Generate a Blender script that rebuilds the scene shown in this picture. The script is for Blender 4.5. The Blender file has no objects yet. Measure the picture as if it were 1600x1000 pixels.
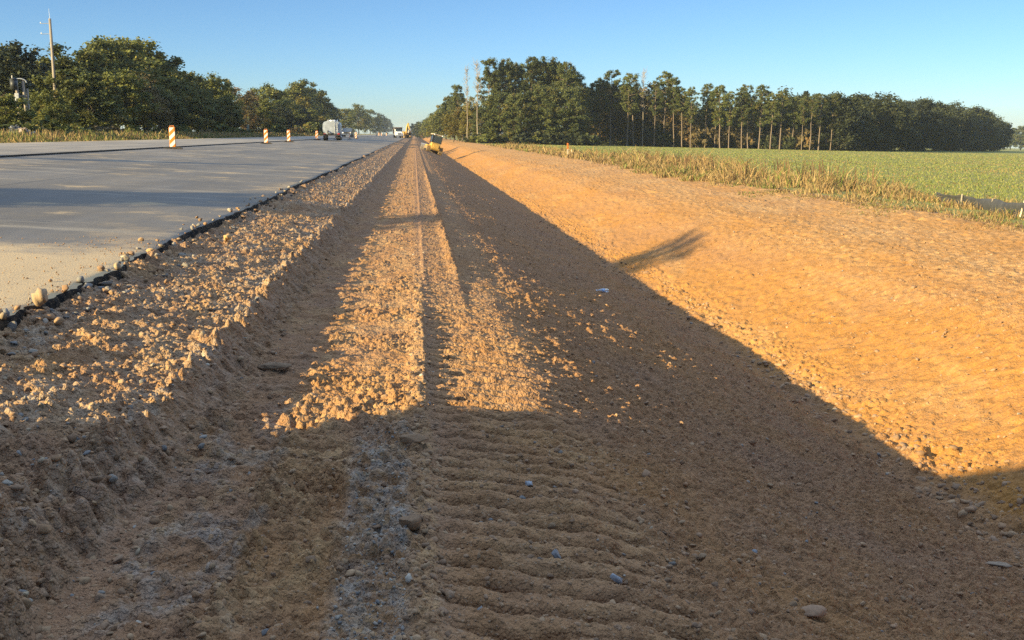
import bpy, bmesh, math, random
import numpy as np
from mathutils import Vector, Matrix, Euler

R = math.radians
scene = bpy.context.scene
COL = scene.collection
rng = np.random.default_rng(7)
random.seed(7)

# ------------------------------------------------------------------ camera
Z0 = 1.75                                   # eye height above the graded strip
F_PX, CX, CY = 1650.0, 800.0, 500.0
PITCH, YAW = R(10.0), R(5.2)
cam_d = bpy.data.cameras.new('camera')
cam = bpy.data.objects.new('camera', cam_d)
COL.objects.link(cam)
cam.location = (0, 0, Z0)
cam.rotation_euler = (R(90) - PITCH, 0, -YAW)
cam_d.sensor_width = 36.0
cam_d.lens = 36.0 * F_PX / 1600.0
cam_d.clip_start = 0.05
cam_d.clip_end = 9000
scene.camera = cam
_F = np.array([math.sin(YAW)*math.cos(PITCH), math.cos(YAW)*math.cos(PITCH), -math.sin(PITCH)])
_Rt = np.array([math.cos(YAW), -math.sin(YAW), 0.0])
_U = np.cross(_Rt, _F)


def ray(px, py):
    d = _F + _Rt*(px-CX)/F_PX + _U*(CY-py)/F_PX
    return d/d[1]


def at(px, Y, py=209):
    """World point that lies Y metres along the road in the direction of a photo pixel."""
    d = ray(px, py)
    return np.array([d[0]*Y, Y, d[2]*Y + Z0])


# ------------------------------------------------------------------ tagging
def tag(o, label=None, cat=None, group=None, kind=None):
    if label: o['label'] = label
    if cat: o['category'] = cat
    if group: o['group'] = group
    if kind: o['kind'] = kind
    return o


def empty(name, loc=(0, 0, 0), rz=0.0):
    o = bpy.data.objects.new(name, None)
    COL.objects.link(o)
    o.location = loc
    o.rotation_euler = (0, 0, rz)
    o.empty_display_size = 0.3
    return o


def copy_tree(o, parent=None):
    c = o.copy()
    COL.objects.link(c)
    if parent is not None:
        c.parent = parent
    for ch in list(o.children):
        copy_tree(ch, c)
    return c


# ------------------------------------------------------------------ noise
def _hash(ix, iy, seed):
    h = (ix.astype(np.int64)*374761393 + iy.astype(np.int64)*668265263 + seed*974634777) & 0xFFFFFFFF
    h = ((h ^ (h >> 13)) * 1274126177) & 0xFFFFFFFF
    h = ((h ^ (h >> 16)) * 2246822519) & 0xFFFFFFFF
    h = h ^ (h >> 15)
    return (h & 0xFFFFFF).astype(np.float32)/np.float32(0xFFFFFF)


def vnoise(x, y, seed=0):
    """Gradient noise, about -1..1."""
    ix, iy = np.floor(x), np.floor(y)
    fx, fy = (x-ix).astype(np.float32), (y-iy).astype(np.float32)
    u, v = fx*fx*fx*(fx*(fx*6-15)+10), fy*fy*fy*(fy*(fy*6-15)+10)

    def g(a, b):
        t = _hash(ix+a, iy+b, seed)*np.float32(6.2831853)
        return np.cos(t)*(fx-a) + np.sin(t)*(fy-b)
    n = (g(0, 0)*(1-u)+g(1, 0)*u)*(1-v) + (g(0, 1)*(1-u)+g(1, 1)*u)*v
    return n*1.5


def fbm(x, y, octs=3, seed=0, gain=0.5):
    s, a, f = 0, 1.0, 1.0
    for k in range(octs):
        s = s + a*vnoise(x*f, y*f, seed+k*17)
        a *= gain
        f *= 2.03
    return s


def clods(x, y, size, seed=0, fill=0.8):
    """Height 0..1 of rounded lumps of different sizes, about `size` across."""
    x, y = x/size, y/size
    ix, iy = np.floor(x), np.floor(y)
    out = np.zeros(np.broadcast(x, y).shape, np.float32)
    for a in (-1, 0, 1):
        for b in (-1, 0, 1):
            cx, cy = ix+a, iy+b
            px = cx + 0.15+0.7*_hash(cx, cy, seed)
            py = cy + 0.15+0.7*_hash(cx, cy, seed+1)
            r = 0.25+0.45*_hash(cx, cy, seed+2)
            on = _hash(cx, cy, seed+3) < fill
            d2 = ((x-px)**2+(y-py)**2)/(r*r)
            h = np.sqrt(np.clip(1-d2, 0, 1))*r*1.45*on
            out = np.maximum(out, h.astype(np.float32))
    return out


def sstep(a, b, x):
    t = np.clip((x-a)/(b-a), 0, 1)
    return t*t*(3-2*t)


def band(x, a, b, w):
    return sstep(a-w, a+w, x)*(1-sstep(b-w, b+w, x))


# ------------------------------------------------------------------ mesh helpers
def raw_mesh(name, verts, faces_flat, nper, smooth=True, attrs=None, mats=()):
    """verts (n,3); faces_flat int array of nper indices per face."""
    me = bpy.data.meshes.new(name)
    n, nl = len(verts), len(faces_flat)
    nf = nl//nper
    me.vertices.add(n)
    me.vertices.foreach_set('co', np.ascontiguousarray(verts, np.float32).ravel())
    me.loops.add(nl)
    me.loops.foreach_set('vertex_index', np.ascontiguousarray(faces_flat, np.int32).ravel())
    me.polygons.add(nf)
    me.polygons.foreach_set('loop_start', np.arange(0, nl, nper, dtype=np.int32))
    if smooth:
        me.polygons.foreach_set('use_smooth', np.ones(nf, bool))
    me.update(calc_edges=True)
    for k, a in (attrs or {}).items():
        at_ = me.attributes.new(k, 'FLOAT_COLOR', 'POINT')
        c = np.ones((n, 4), np.float32)
        c[:, :a.shape[1]] = a
        at_.data.foreach_set('color', c.ravel())
    for m in mats:
        me.materials.append(m)
    return me


def link(name, me, parent=None):
    o = bpy.data.objects.new(name, me)
    COL.objects.link(o)
    if parent is not None:
        o.parent = parent
    return o


def grid_faces(nr, nc):
    i = np.arange((nr-1)*(nc-1))
    a = (i//(nc-1))*nc + i % (nc-1)
    return np.stack([a, a+1, a+nc+1, a+nc], 1).ravel()


class MB:
    """Collects simple shaped solids into one mesh."""
    def __init__(self):
        self.bm = bmesh.new()

    def _xf(self, vs, loc, rot):
        m = Matrix.Translation(loc) @ Euler(rot).to_matrix().to_4x4()
        bmesh.ops.transform(self.bm, matrix=m, verts=vs)

    def box(self, size, loc=(0, 0, 0), rot=(0, 0, 0), bev=0.0):
        r = bmesh.ops.create_cube(self.bm, size=1.0)
        vs = r['verts']
        bmesh.ops.scale(self.bm, vec=size, verts=vs)
        if bev > 0:
            es = list({e for v in vs for e in v.link_edges})
            rb = bmesh.ops.bevel(self.bm, geom=es, offset=bev, segments=2, affect='EDGES', profile=0.5)
            vs = list({v for f in rb['faces'] for v in f.verts} | {v for v in vs if v.is_valid})
        self._xf(vs, loc, rot)
        return self

    def cyl(self, r1, r2, h, loc=(0, 0, 0), rot=(0, 0, 0), seg=16):
        r = bmesh.ops.create_cone(self.bm, cap_ends=True, segments=seg, radius1=r1, radius2=r2, depth=h)
        self._xf(r['verts'], loc, rot)
        return self

    def bar(self, p, q, r1, r2=None, seg=8):
        p, q = Vector(p), Vector(q)
        d = q-p
        r = bmesh.ops.create_cone(self.bm, cap_ends=True, segments=seg, radius1=r1, radius2=r1 if r2 is None else r2, depth=d.length)
        m = Matrix.Translation((p+q)/2) @ d.to_track_quat('Z', 'Y').to_matrix().to_4x4()
        bmesh.ops.transform(self.bm, matrix=m, verts=r['verts'])
        return self

    def prism(self, poly, x0, x1, axis='x'):
        """poly of (a,b) extruded along an axis; axis x: (y,z), y: (x,z), z: (x,y)."""
        def mk(t, a, b):
            return (t, a, b) if axis == 'x' else (a, t, b) if axis == 'y' else (a, b, t)
        A = [self.bm.verts.new(mk(x0, a, b)) for a, b in poly]
        B = [self.bm.verts.new(mk(x1, a, b)) for a, b in poly]
        n = len(poly)
        self.bm.faces.new(A[::-1])
        self.bm.faces.new(B)
        for i in range(n):
            self.bm.faces.new((A[i], A[(i+1) % n], B[(i+1) % n], B[i]))
        return self

    def build(self, name, mat, parent=None, smooth=False):
        bmesh.ops.recalc_face_normals(self.bm, faces=self.bm.faces)
        me = bpy.data.meshes.new(name)
        self.bm.to_mesh(me)
        self.bm.free()
        me.materials.append(mat)
        if smooth:
            me.polygons.foreach_set('use_smooth', np.ones(len(me.polygons), bool))
        return link(name, me, parent)


# ------------------------------------------------------------------ materials
class N:
    """Small node-graph helper."""
    def __init__(self, name):
        self.m = bpy.data.materials.new(name)
        self.m.use_nodes = True
        self.t = self.m.node_tree
        self.b = self.t.nodes['Principled BSDF']
        self.out = self.t.nodes['Material Output']

    def n(self, typ, **kw):
        nd = self.t.nodes.new(typ)
        ins = kw.pop('ins', {})
        for k, v in kw.items():
            setattr(nd, k, v)
        for k, v in ins.items():
            self.set(nd.inputs[k], v)
        return nd

    def set(self, sock, v):
        if hasattr(v, 'is_linked') or isinstance(v, bpy.types.NodeSocket):
            self.t.links.new(v, sock)
        else:
            sock.default_value = v

    def coord(self, scale=(1, 1, 1), rot=(0, 0, 0)):
        tc = self.n('ShaderNodeTexCoord')
        mp = self.n('ShaderNodeMapping', ins={'Scale': scale, 'Rotation': rot})
        self.t.links.new(tc.outputs['Object'], mp.inputs['Vector'])
        return mp.outputs['Vector']

    def noise(self, vec, scale, detail=4.0, rough=0.6):
        nd = self.n('ShaderNodeTexNoise', ins={'Scale': scale, 'Detail': detail, 'Roughness': rough})
        self.t.links.new(vec, nd.inputs['Vector'])
        return nd.outputs['Fac']

    def voro(self, vec, scale, out='Color', feature='F1'):
        nd = self.n('ShaderNodeTexVoronoi', feature=feature, ins={'Scale': scale})
        self.t.links.new(vec, nd.inputs['Vector'])
        return nd.outputs[out]

    def math(self, op, a, b=0.0, clamp=False):
        nd = self.n('ShaderNodeMath', operation=op, use_clamp=clamp)
        self.set(nd.inputs[0], a)
        self.set(nd.inputs[1], b)
        return nd.outputs[0]

    def rng(self, v, a, b, c=0.0, d=1.0):
        nd = self.n('ShaderNodeMapRange', ins={'Value': v, 'From Min': a, 'From Max': b, 'To Min': c, 'To Max': d})
        return nd.outputs[0]

    def mix(self, fac, a, b, mode='MIX'):
        nd = self.n('ShaderNodeMix', data_type='RGBA', blend_type=mode)
        self.set(nd.inputs[0], fac)
        for s, v in ((nd.inputs[6], a), (nd.inputs[7], b)):
            self.set(s, (*v, 1) if isinstance(v, tuple) and len(v) == 3 else v)
        return nd.outputs[2]

    def attr(self, name):
        nd = self.n('ShaderNodeAttribute', attribute_name=name)
        sp = self.n('ShaderNodeSeparateColor')
        self.t.links.new(nd.outputs['Color'], sp.inputs['Color'])
        return nd.outputs['Color'], sp.outputs[0], sp.outputs[1], sp.outputs[2]

    def bump(self, h, strength=0.5, dist=0.02, prev=None):
        nd = self.n('ShaderNodeBump', ins={'Strength': strength, 'Distance': dist, 'Height': h})
        if prev is not None:
            self.t.links.new(prev, nd.inputs['Normal'])
        return nd.outputs['Normal']

    def done(self, color, rough=0.8, normal=None, spec=0.3, metal=0.0):
        self.set(self.b.inputs['Base Color'], (*color, 1) if isinstance(color, tuple) and len(color) == 3 else color)
        self.set(self.b.inputs['Roughness'], rough)
        self.b.inputs['Specular IOR Level'].default_value = spec
        self.b.inputs['Metallic'].default_value = metal
        if normal is not None:
            self.t.links.new(normal, self.b.inputs['Normal'])
        return self.m


def painted(name, color, rough=0.5, var=0.25, scale=6.0, dirt=None, dirt_amt=0.3, metal=0.0, spec=0.4):
    k = N(name)
    v = k.coord()
    n1 = k.noise(v, scale, 5)
    c = k.mix(k.rng(n1, 0.3, 0.7), tuple(x*(1-var) for x in color), color)
    if dirt:
        n2 = k.noise(v, scale*0.4, 6, 0.7)
        c = k.mix(k.math('MULTIPLY', k.rng(n2, 0.45, 0.7), dirt_amt, True), c, dirt)
    return k.done(c, k.rng(n1, 0.2, 0.8, rough-0.1, min(1, rough+0.15)), k.bump(n1, 0.15, 0.01), spec, metal)
HAZE = 0.00010
# ------------------------------------------------------------------ light
SUN_EL = R(16.3)
L_AZ = math.radians(60.0)                    # light travels towards (sin, cos) of this, i.e. from behind on the left
Ldir = np.array([math.sin(L_AZ)*math.cos(SUN_EL), math.cos(L_AZ)*math.cos(SUN_EL), -math.sin(SUN_EL)])
sd = bpy.data.lights.new('sun', 'SUN')
so = bpy.data.objects.new('sun', sd)
COL.objects.link(so)
sd.energy = 4.5
sd.angle = R(0.5)
sd.color = (1.0, 0.82, 0.44)
so.rotation_euler = Vector(Ldir).to_track_quat('-Z', 'Y').to_euler()
so.location = (-40, -30, 30)

w = bpy.data.worlds.new('World')
scene.world = w
w.use_nodes = True
wt = w.node_tree
bg = wt.nodes['Background']
sky = wt.nodes.new('ShaderNodeTexSky')
sky.sky_type = 'NISHITA'
sky.sun_disc = False
sky.sun_elevation = SUN_EL
# the sun stands in direction -Ldir; Nishita rotation is measured from +Y, clockwise
sky.sun_rotation = math.atan2(-Ldir[0], -Ldir[1])
sky.altitude = 100
sky.air_density = 1.0
sky.dust_density = 0.6
sky.ozone_density = 5.5
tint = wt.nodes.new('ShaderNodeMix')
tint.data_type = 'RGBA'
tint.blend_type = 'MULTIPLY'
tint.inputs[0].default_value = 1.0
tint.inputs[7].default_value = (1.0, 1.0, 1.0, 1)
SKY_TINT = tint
# the gradient from the pale rim to the blue runs quickly here: read the sky a little steeper
stc = wt.nodes.new('ShaderNodeTexCoord')
smp = wt.nodes.new('ShaderNodeMapping')
smp.inputs['Scale'].default_value = (1, 1, 1.6)
snm = wt.nodes.new('ShaderNodeVectorMath')
snm.operation = 'NORMALIZE'
wt.links.new(stc.outputs['Generated'], smp.inputs['Vector'])
wt.links.new(smp.outputs['Vector'], snm.inputs[0])
wt.links.new(snm.outputs['Vector'], sky.inputs['Vector'])
wt.links.new(sky.outputs[0], tint.inputs[6])
# warm gain added to the sky overhead, out of view, to lift the shaded ground
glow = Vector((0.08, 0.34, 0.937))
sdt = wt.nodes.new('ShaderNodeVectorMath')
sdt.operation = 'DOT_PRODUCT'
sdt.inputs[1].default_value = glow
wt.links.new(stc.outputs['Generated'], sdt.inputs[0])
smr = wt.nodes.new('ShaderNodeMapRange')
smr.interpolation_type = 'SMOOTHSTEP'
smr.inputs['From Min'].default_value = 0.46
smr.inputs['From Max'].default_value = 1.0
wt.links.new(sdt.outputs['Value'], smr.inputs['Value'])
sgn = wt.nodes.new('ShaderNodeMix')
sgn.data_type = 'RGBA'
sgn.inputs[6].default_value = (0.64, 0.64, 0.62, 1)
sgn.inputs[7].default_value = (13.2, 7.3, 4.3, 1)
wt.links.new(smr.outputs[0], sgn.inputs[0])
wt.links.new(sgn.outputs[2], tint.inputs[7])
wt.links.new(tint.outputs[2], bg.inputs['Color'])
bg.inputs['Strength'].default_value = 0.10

vs = scene.view_settings
vs.view_transform = 'Standard'
vs.look = 'None'
vs.exposure = 1.65
vs.gamma = 1.0
vs.use_curve_mapping = False
scene.render.engine = 'CYCLES'
scene.cycles.use_denoising = False
scene.cycles.use_adaptive_sampling = False
scene.cycles.sample_clamp_indirect = 3.0
scene.cycles.max_bounces = 5
scene.cycles.diffuse_bounces = 3
scene.cycles.transparent_max_bounces = 8
scene.cycles.volume_bounces = 1

# ------------------------------------------------------------------ ground profile
PX = np.array([-60, -24, -3.4, -2.86, -2.3, -1.60, -1.47, -1.33, -1.20, -0.6, -0.12, 0.03, 0.17, 0.85, 1.6, 3.3, 4.2, 4.75, 5.15, 6.2, 7.6, 8.6, 10.5, 12.2, 14.0, 2000])
PZ = np.array([-0.9, -0.9, -1.42, -1.378, -1.445, -1.57, -1.605, -1.74, -1.79, -1.81, -1.80, -1.79, -1.828, -1.905, -2.17, -2.77, -3.13, -3.34, -3.25, -2.92, -2.36, -2.17, -2.05, -1.97, -2.072, -2.072-0.023*1986])
_gx = np.arange(-5.0, 16.0, 0.01)
_gz = np.interp(_gx, PX, PZ)


def _smooth(z, s):
    k = np.exp(-0.5*(np.arange(-4*s, 4*s+1)/s)**2)
    k /= k.sum()
    return np.convolve(np.pad(z, 4*s, mode='edge'), k, 'valid')


_sm3, _sm16 = _smooth(_gz, 3), _smooth(_gz, 8)
_wb = sstep(0.6, 1.6, _gx)
_gs = _sm3*(1-_wb)+_sm16*_wb


def prof(x):
    z = np.interp(x, PX, PZ)
    return np.where((x > -4) & (x < 14), np.interp(x, _gx, _gs), z)


def heights(X, Y):
    """Graded earth: height and the kinds of soil at (X, Y). World z."""
    X = np.asarray(X, np.float64)
    Y = np.asarray(Y, np.float64)
    X, Y = np.broadcast_arrays(X, Y)
    inner = sstep(-3.3, -2.9, X)*(1-sstep(12.6, 14.0, X))
    n_y1 = vnoise(Y/1.9, X*0+3.3, 11)
    n_y2 = vnoise(Y/0.45, X/0.6+7.7, 12)
    wob = (0.07*n_y1+0.035*n_y2)*band(X, -2.1, -0.9, 0.25) + 0.10*vnoise(Y/9, X*0, 14)*sstep(1.5, 3.0, X)*(1-sstep(11, 13, X)) \
        + 0.05*vnoise(Y/1.1, X/2, 15)*sstep(1.5, 3.0, X)*(1-sstep(11, 13, X))
    wob = wob + 0.17*band(X, -2.2, -1.0, 0.25)*(1-sstep(4.6, 6.6, Y))
    z = prof(X+wob)
    und = fbm(X/0.9, Y/1.6, 3, 21)
    und2 = fbm(X/2.7+5, Y/5.5, 2, 23)
    fine = fbm(X/0.22, Y/0.22, 3, 31)
    c12 = clods(X, Y, 0.13, 41, 0.55)
    c06 = clods(X+0.31, Y, 0.065, 45, 0.7)
    c30 = clods(X, Y+0.17, 0.30, 49, 0.28)
    c03 = clods(X+0.11, Y+0.4, 0.033, 53, 0.75)
    # zones
    shoulder = band(X+wob, -2.95, -1.48, 0.06)
    bank = band(X+wob, -1.55, -1.22, 0.06)
    stripL = band(X, -1.28, -0.72, 0.10)
    stripR = band(X, -0.80, -0.02, 0.10)
    xr = X-0.045-0.022*vnoise(Y/0.8, X*0, 61)-0.012*vnoise(Y/0.17, X*0, 63)
    row1 = np.where(xr < 0, np.exp(-(xr/0.12)**2), np.exp(-(xr/0.028)**2))*(1-0.75*sstep(11, 16, Y))
    row2 = np.exp(-((X-0.52-0.06*vnoise(Y/2.5, X*0, 62))/0.08)**2)*sstep(12, 15, Y)*(1-sstep(45, 60, Y))
    lugz = band(X, 0.12, 1.15, 0.12)
    fore = sstep(1.0, 1.3, X)*(1-sstep(4.3, 4.9, X))
    toe = np.exp(-((X-4.9)/0.42)**2)
    backs = sstep(4.8, 5.3, X)*(1-sstep(12.5, 13.8, X))
    z = z + inner*(0.020*und*(0.5+0.8*shoulder+0.5*fore) + 0.03*und2*(fore*1.1+backs*0.5+0.2) + 0.010*fine)
    z = z + shoulder*(0.026*c12+0.024*c06+0.020*c30*np.clip(und+0.5, 0, 1)+0.022*c03+0.016*fine)
    z = z + bank*(0.05*c12+0.035*c06+0.035*fine+0.03*c30*(0.5+0.5*n_y1))
    pl = clods(X/1.6, Y, 0.17, 71, 0.6)
    z = z + stripL*(0.012*np.minimum(pl, 0.35)/0.35+0.008*c06+0.012*fine)
    patch = sstep(-0.1, 0.45, fbm(X/0.55, Y/0.8, 2, 73))
    z = z + stripR*((0.010*c12+0.013*c06+0.016*c03)*(0.5+patch)+0.022*c30*sstep(0.5, 1.0, patch)+0.010*fine)
    z = z + row1*(0.016+0.03*c12+0.03*c06+0.02*c30)*0.9 + row2*(0.035+0.035*c12+0.03*c06)
    # grouser marks
    ph = (Y+0.05*X+0.010*vnoise(X/0.25, Y/0.4, 81)+0.03*vnoise(X/1.2, Y/1.5, 82))/0.195
    s = ph-np.floor(ph)
    lug = (1-np.abs(2*s-1)**3.0)*(0.75+0.25*np.clip(1-s, 0, 1))
    keep = np.clip(0.9+0.5*vnoise(X/0.5, Y/0.7, 83), 0.35, 1.1)
    z = z + lugz*((0.085*(1-sstep(7, 12, Y))+0.018)*keep*(lug-0.7)+0.010*c06+0.012*c03+0.004*c12+0.006*fine)
    lug2 = np.power(0.5+0.5*np.cos(2*np.pi*((Y-0.06*X+0.03*vnoise(X/0.5, Y/0.5, 85))/0.21)), 1.0)
    z = z + (stripL+0.5*stripR*(1-sstep(4.5, 6.5, Y)))*0.030*np.clip(0.5+vnoise(X/0.4, Y/0.9, 84), 0, 1)*(np.power(lug2, 0.5)-0.5)
    tr3 = (0.7*band(X, 5.9, 6.5, 0.12)+band(X, 7.2, 9.0, 0.25))*np.clip(0.55+1.2*vnoise(X/1.5, Y/5, 86), 0, 1)*sstep(9, 11, Y)
    s3 = (Y-0.16*X+0.015*vnoise(X/0.6, Y/0.8, 88))/0.21
    s3 = s3-np.floor(s3)
    z = z + tr3*0.085*(np.sqrt(np.clip(1-(2*s3-1)**2*0.98, 0, 1))-0.8)
    ph2 = (Y-0.03*X+0.02*vnoise(X/0.3, Y/0.4, 881)+0.05*vnoise(X/1.2, Y/1.5, 882)+0.4)/0.2
    s2 = ph2-np.floor(ph2)
    z = z + (stripL+0.8*stripR)*(1-sstep(6, 9, Y))*0.085*np.clip(0.45+1.1*vnoise(X/0.42, Y/0.6, 883), 0, 1)*((1-np.abs(2*s2-1)**3.0)*(0.7+0.3*(1-s2))-0.6)
    z = z + (stripL+stripR)*(1-sstep(6, 9, Y))*((0.055*c12+0.03*c06)*np.clip(0.15+1.2*vnoise(X/0.5, Y/0.7, 885), 0, 1)+0.018*c06+0.012*c03)
    z = z + (bank+0.5*shoulder)*(1-sstep(5.0, 6.2, Y))*(0.06*c12+0.05*c30*np.clip(0.4+n_y2, 0, 1)+0.03*c06)
    z = z + fore*(0.026*c12+0.028*c06+0.030*c30*np.clip(und2+0.4, 0, 1)+0.026*c03+0.014*fine)
    z = z + toe*(0.10*c30+0.05*c12+0.03*c06+0.02*fine)*np.clip(0.55+0.6*vnoise(Y/1.3, X*0, 87), 0, 1)
    z = z + backs*(0.018*c12+0.026*c06+0.016*c03+0.045*clods(X, Y, 0.42, 91, 0.22)*np.clip(0.3+und2, 0, 1)+0.012*fine)
    # long scrape lines left by the blade
    scr = vnoise(X/0.16, Y/7.0, 95)*0.010*(fore+backs*0.3)
    z = z + scr*inner
    z = z + 0.038*band(X, 0.07, 0.55, 0.03)*sstep(9.5, 14, Y)*inner
    # soil pushed up over the pavement edge close to the viewpoint
    z = z + band(X, -3.5, -2.92, 0.12)*(1-sstep(6.9, 8.6, Y+0.5*n_y1))*(0.13+0.05*c12+0.03*c06+0.02*fine)
    z = z + band(X, -3.1, -2.72, 0.10)*np.clip(vnoise(Y/0.7, X*0+2, 97)+0.6*vnoise(Y/0.2, X/0.3, 98)+0.05, 0, 1)*0.13
    # ---- soil kinds
    g = shoulder*np.clip(0.24+0.45*fbm(X/0.5, Y/0.9, 3, 101), 0.05, 1)+bank*0.25
    g = np.maximum(g, 0.85*band(X+0.03*vnoise(Y/0.4, X/0.3, 103), -0.36, -0.05, 0.05)*(1-sstep(6.0, 6.6, Y))*np.clip(0.75+0.6*fbm(X/0.3, Y/0.5, 2, 104), 0.1, 1))
    g = np.maximum(g, 0.5*sstep(-0.2, 0.3, vnoise(X/0.25, Y/0.35, 105))*stripL*(1-sstep(5, 9, Y)))
    o = 0.10*shoulder+0.18*bank+0.15*stripL+0.38*stripR+0.26*lugz+0.30*fore+toe*0.4+0.95*backs
    o = o*np.clip(0.9+0.35*und2, 0, 1.2)
    p = 0.8*band(X+0.4*und2, 8.6, 13.5, 0.9)*np.clip(0.65+0.5*fbm(X/1.2, Y/4, 2, 107), 0, 1)
    p = np.maximum(p, 0.55*backs*sstep(6.4, 8.6, X)*np.clip(0.5+0.8*fbm(X/0.9, Y/6, 2, 110), 0, 1))
    p = np.maximum(p, 0.6*shoulder*np.clip(0.55+0.7*fbm(X/0.4, Y/0.7, 2, 111), 0, 1))
    p = np.maximum(p, stripR*np.clip(0.2+0.6*fbm(X/0.35, Y/0.6, 2, 112), 0, 0.6))
    p = np.maximum(p, 0.35*lugz*np.clip(0.5+0.8*fbm(X/0.4, Y/0.6, 2, 113), 0, 1))
    p = np.maximum(p, 0.55*row1)
    p = np.maximum(p, 0.3*backs*sstep(0.1, 0.6, fbm(X/0.8, Y/5, 2, 108)))
    p = np.maximum(p, 0.35*stripL*sstep(0.0, 0.5, fbm(X/0.3, Y/0.5, 2, 109)))
    return z+Z0, np.stack([np.clip(g, 0, 1), np.clip(o, 0, 1), np.clip(p, 0, 1)], -1)


def ys_dense():
    y = [-60, -40, -25, -15, -9, -5, -3, -2, -1, -0.5]
    t = 0.0
    while t < 4200:
        y.append(t)
        if t < 2.2:
            d = max(0.011, (2.6-t)*0.03)
        elif t < 150:
            d = max(0.0085, min(0.25, 1.35e-4*t*t))
        else:
            d = 0.25*(t/150)**2.2
        t += d
    return np.array(y)


YS = ys_dense()
XS = np.concatenate([[-26, -24, -12, -6, -4.2, -3.6, -3.35], np.arange(-3.2, 1.2, 0.0105), np.arange(1.2, 5.6, 0.018), np.arange(5.6, 13.99, 0.045), [14.0]])

GX, GY = np.meshgrid(XS, YS)
GZ, GC = heights(GX.ravel(), GY.ravel())


def soil_material(name):
    k = N(name)
    v = k.coord()
    _, g, o, p = k.attr('soil')
    brown, orange, pale = (0.315, 0.178, 0.098), (0.39, 0.186, 0.050), (0.52, 0.335, 0.158)
    n_big = k.noise(v, 0.9, 5, 0.6)
    n_mid = k.noise(v, 9.0, 6, 0.65)
    n_fin = k.noise(v, 70.0, 4, 0.7)
    oo = k.math('ADD', o, k.rng(n_big, 0.3, 0.7, -0.22, 0.22), True)
    c = k.mix(oo, brown, orange)
    c = k.mix(k.math('MULTIPLY', p, k.rng(n_mid, 0.3, 0.65), True), c, pale)
    # crushed stone: every pebble a little different
    cell = k.voro(v, 42.0)
    sep = k.n('ShaderNodeSeparateColor')
    k.t.links.new(cell, sep.inputs['Color'])
    gr = k.mix(sep.outputs[0], (0.23, 0.205, 0.175), (0.45, 0.405, 0.34))
    gr = k.mix(k.rng(sep.outputs[1], 0.75, 0.95), gr, (0.40, 0.27, 0.15))
    c = k.mix(k.math('MULTIPLY', g, k.rng(n_mid, 0.35, 0.6), True), c, gr)
    c = k.mix(k.rng(n_mid, 0.25, 0.75), k.mix(1.0, c, (0.74, 0.72, 0.70), 'MULTIPLY'), k.mix(1.0, c, (1.16, 1.15, 1.12), 'MULTIPLY'))
    c = k.mix(k.rng(n_fin, 0.3, 0.7), k.mix(1.0, c, (0.80, 0.79, 0.78), 'MULTIPLY'), c)
    # scattered pale grit
    cs = k.voro(v, 120.0)
    sp = k.n('ShaderNodeSeparateColor')
    k.t.links.new(cs, sp.inputs['Color'])
    c = k.mix(k.rng(sp.outputs[2], 0.93, 0.99, 0, 0.3), c, (0.42, 0.33, 0.23))
    b1 = k.bump(n_mid, 0.35, 0.05)
    b2 = k.bump(n_fin, 0.55, 0.010, b1)
    cr1 = k.math('SUBTRACT', 1.0, k.voro(v, 36.0, 'Distance'))
    cr2 = k.math('SUBTRACT', 1.0, k.voro(v, 85.0, 'Distance'))
    fade = k.math('SUBTRACT', 1.0, k.math('MULTIPLY', o, 0.6))
    b3 = k.bump(cr1, k.math('MULTIPLY', fade, 0.6), 0.030, b2)
    b3 = k.bump(cr2, k.math('MULTIPLY', fade, 0.65), 0.014, b3)
    return k.done(c, 0.95, b3, 0.15)


M_soil = soil_material('soil')
gv = np.stack([GX.ravel(), GY.ravel(), GZ], 1)
me = raw_mesh('ground', gv, grid_faces(len(YS), len(XS)), 4, True, {'soil': GC}, [M_soil])
tag(link('ground', me), kind='structure')
del gv, GX, GY


def hz(x, y):
    return heights(np.atleast_1d(np.float64(x)), np.atleast_1d(np.float64(y)))[0]


def field_z(x, y):
    return Z0-1.75-0.023*x + 0.05*vnoise(x/22, y/22, 201)*sstep(14, 24, x)


def verge_z(x, y):
    return Z0-0.62-0.006*(x+21) + 0.08*vnoise(x/9, y/9, 205)*(1-sstep(-30, -24, x))


YC = YS[(YS < -0.4) | (np.arange(len(YS)) % 14 == 0)]
YC = np.unique(np.concatenate([YC, [YS[-1]]]))
fx = np.concatenate([np.arange(14, 40, 0.7), np.arange(40, 120, 3), np.geomspace(120, 2500, 40)])
X2, Y2 = np.meshgrid(fx, YC)
X2, Y2 = X2.ravel(), Y2.ravel()
k = N('field')
v = k.coord()
rows = k.n('ShaderNodeTexWave', wave_type='BANDS', bands_direction='X', ins={'Scale': 0.42, 'Distortion': 1.2, 'Detail': 3.0, 'Detail Scale': 2.0})
k.t.links.new(v, rows.inputs['Vector'])
n1 = k.noise(k.coord((0.25, 0.05, 1)), 1.0, 5, 0.65)
n2 = k.noise(v, 2.2, 6, 0.7)
c = k.mix(k.rng(n2, 0.35, 0.65), (0.165, 0.168, 0.042), (0.240, 0.232, 0.070))
c = k.mix(k.rng(n1, 0.50, 0.66, 0, 0.6), c, (0.26, 0.22, 0.07))
c = k.mix(k.math('MULTIPLY', k.rng(rows.outputs['Fac'], 0.6, 1.0), 0.35), c, (0.20, 0.145, 0.06))
M_field = k.done(c, 0.95, k.bump(n2, 0.8, 0.12), 0.1)
me = raw_mesh('field', np.stack([X2, Y2, np.where(X2 <= 14.01, Z0-2.072, field_z(X2, Y2))], 1), grid_faces(len(YC), len(fx)), 4, True, None, [M_field])
tag(link('field', me), kind='structure')

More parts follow.
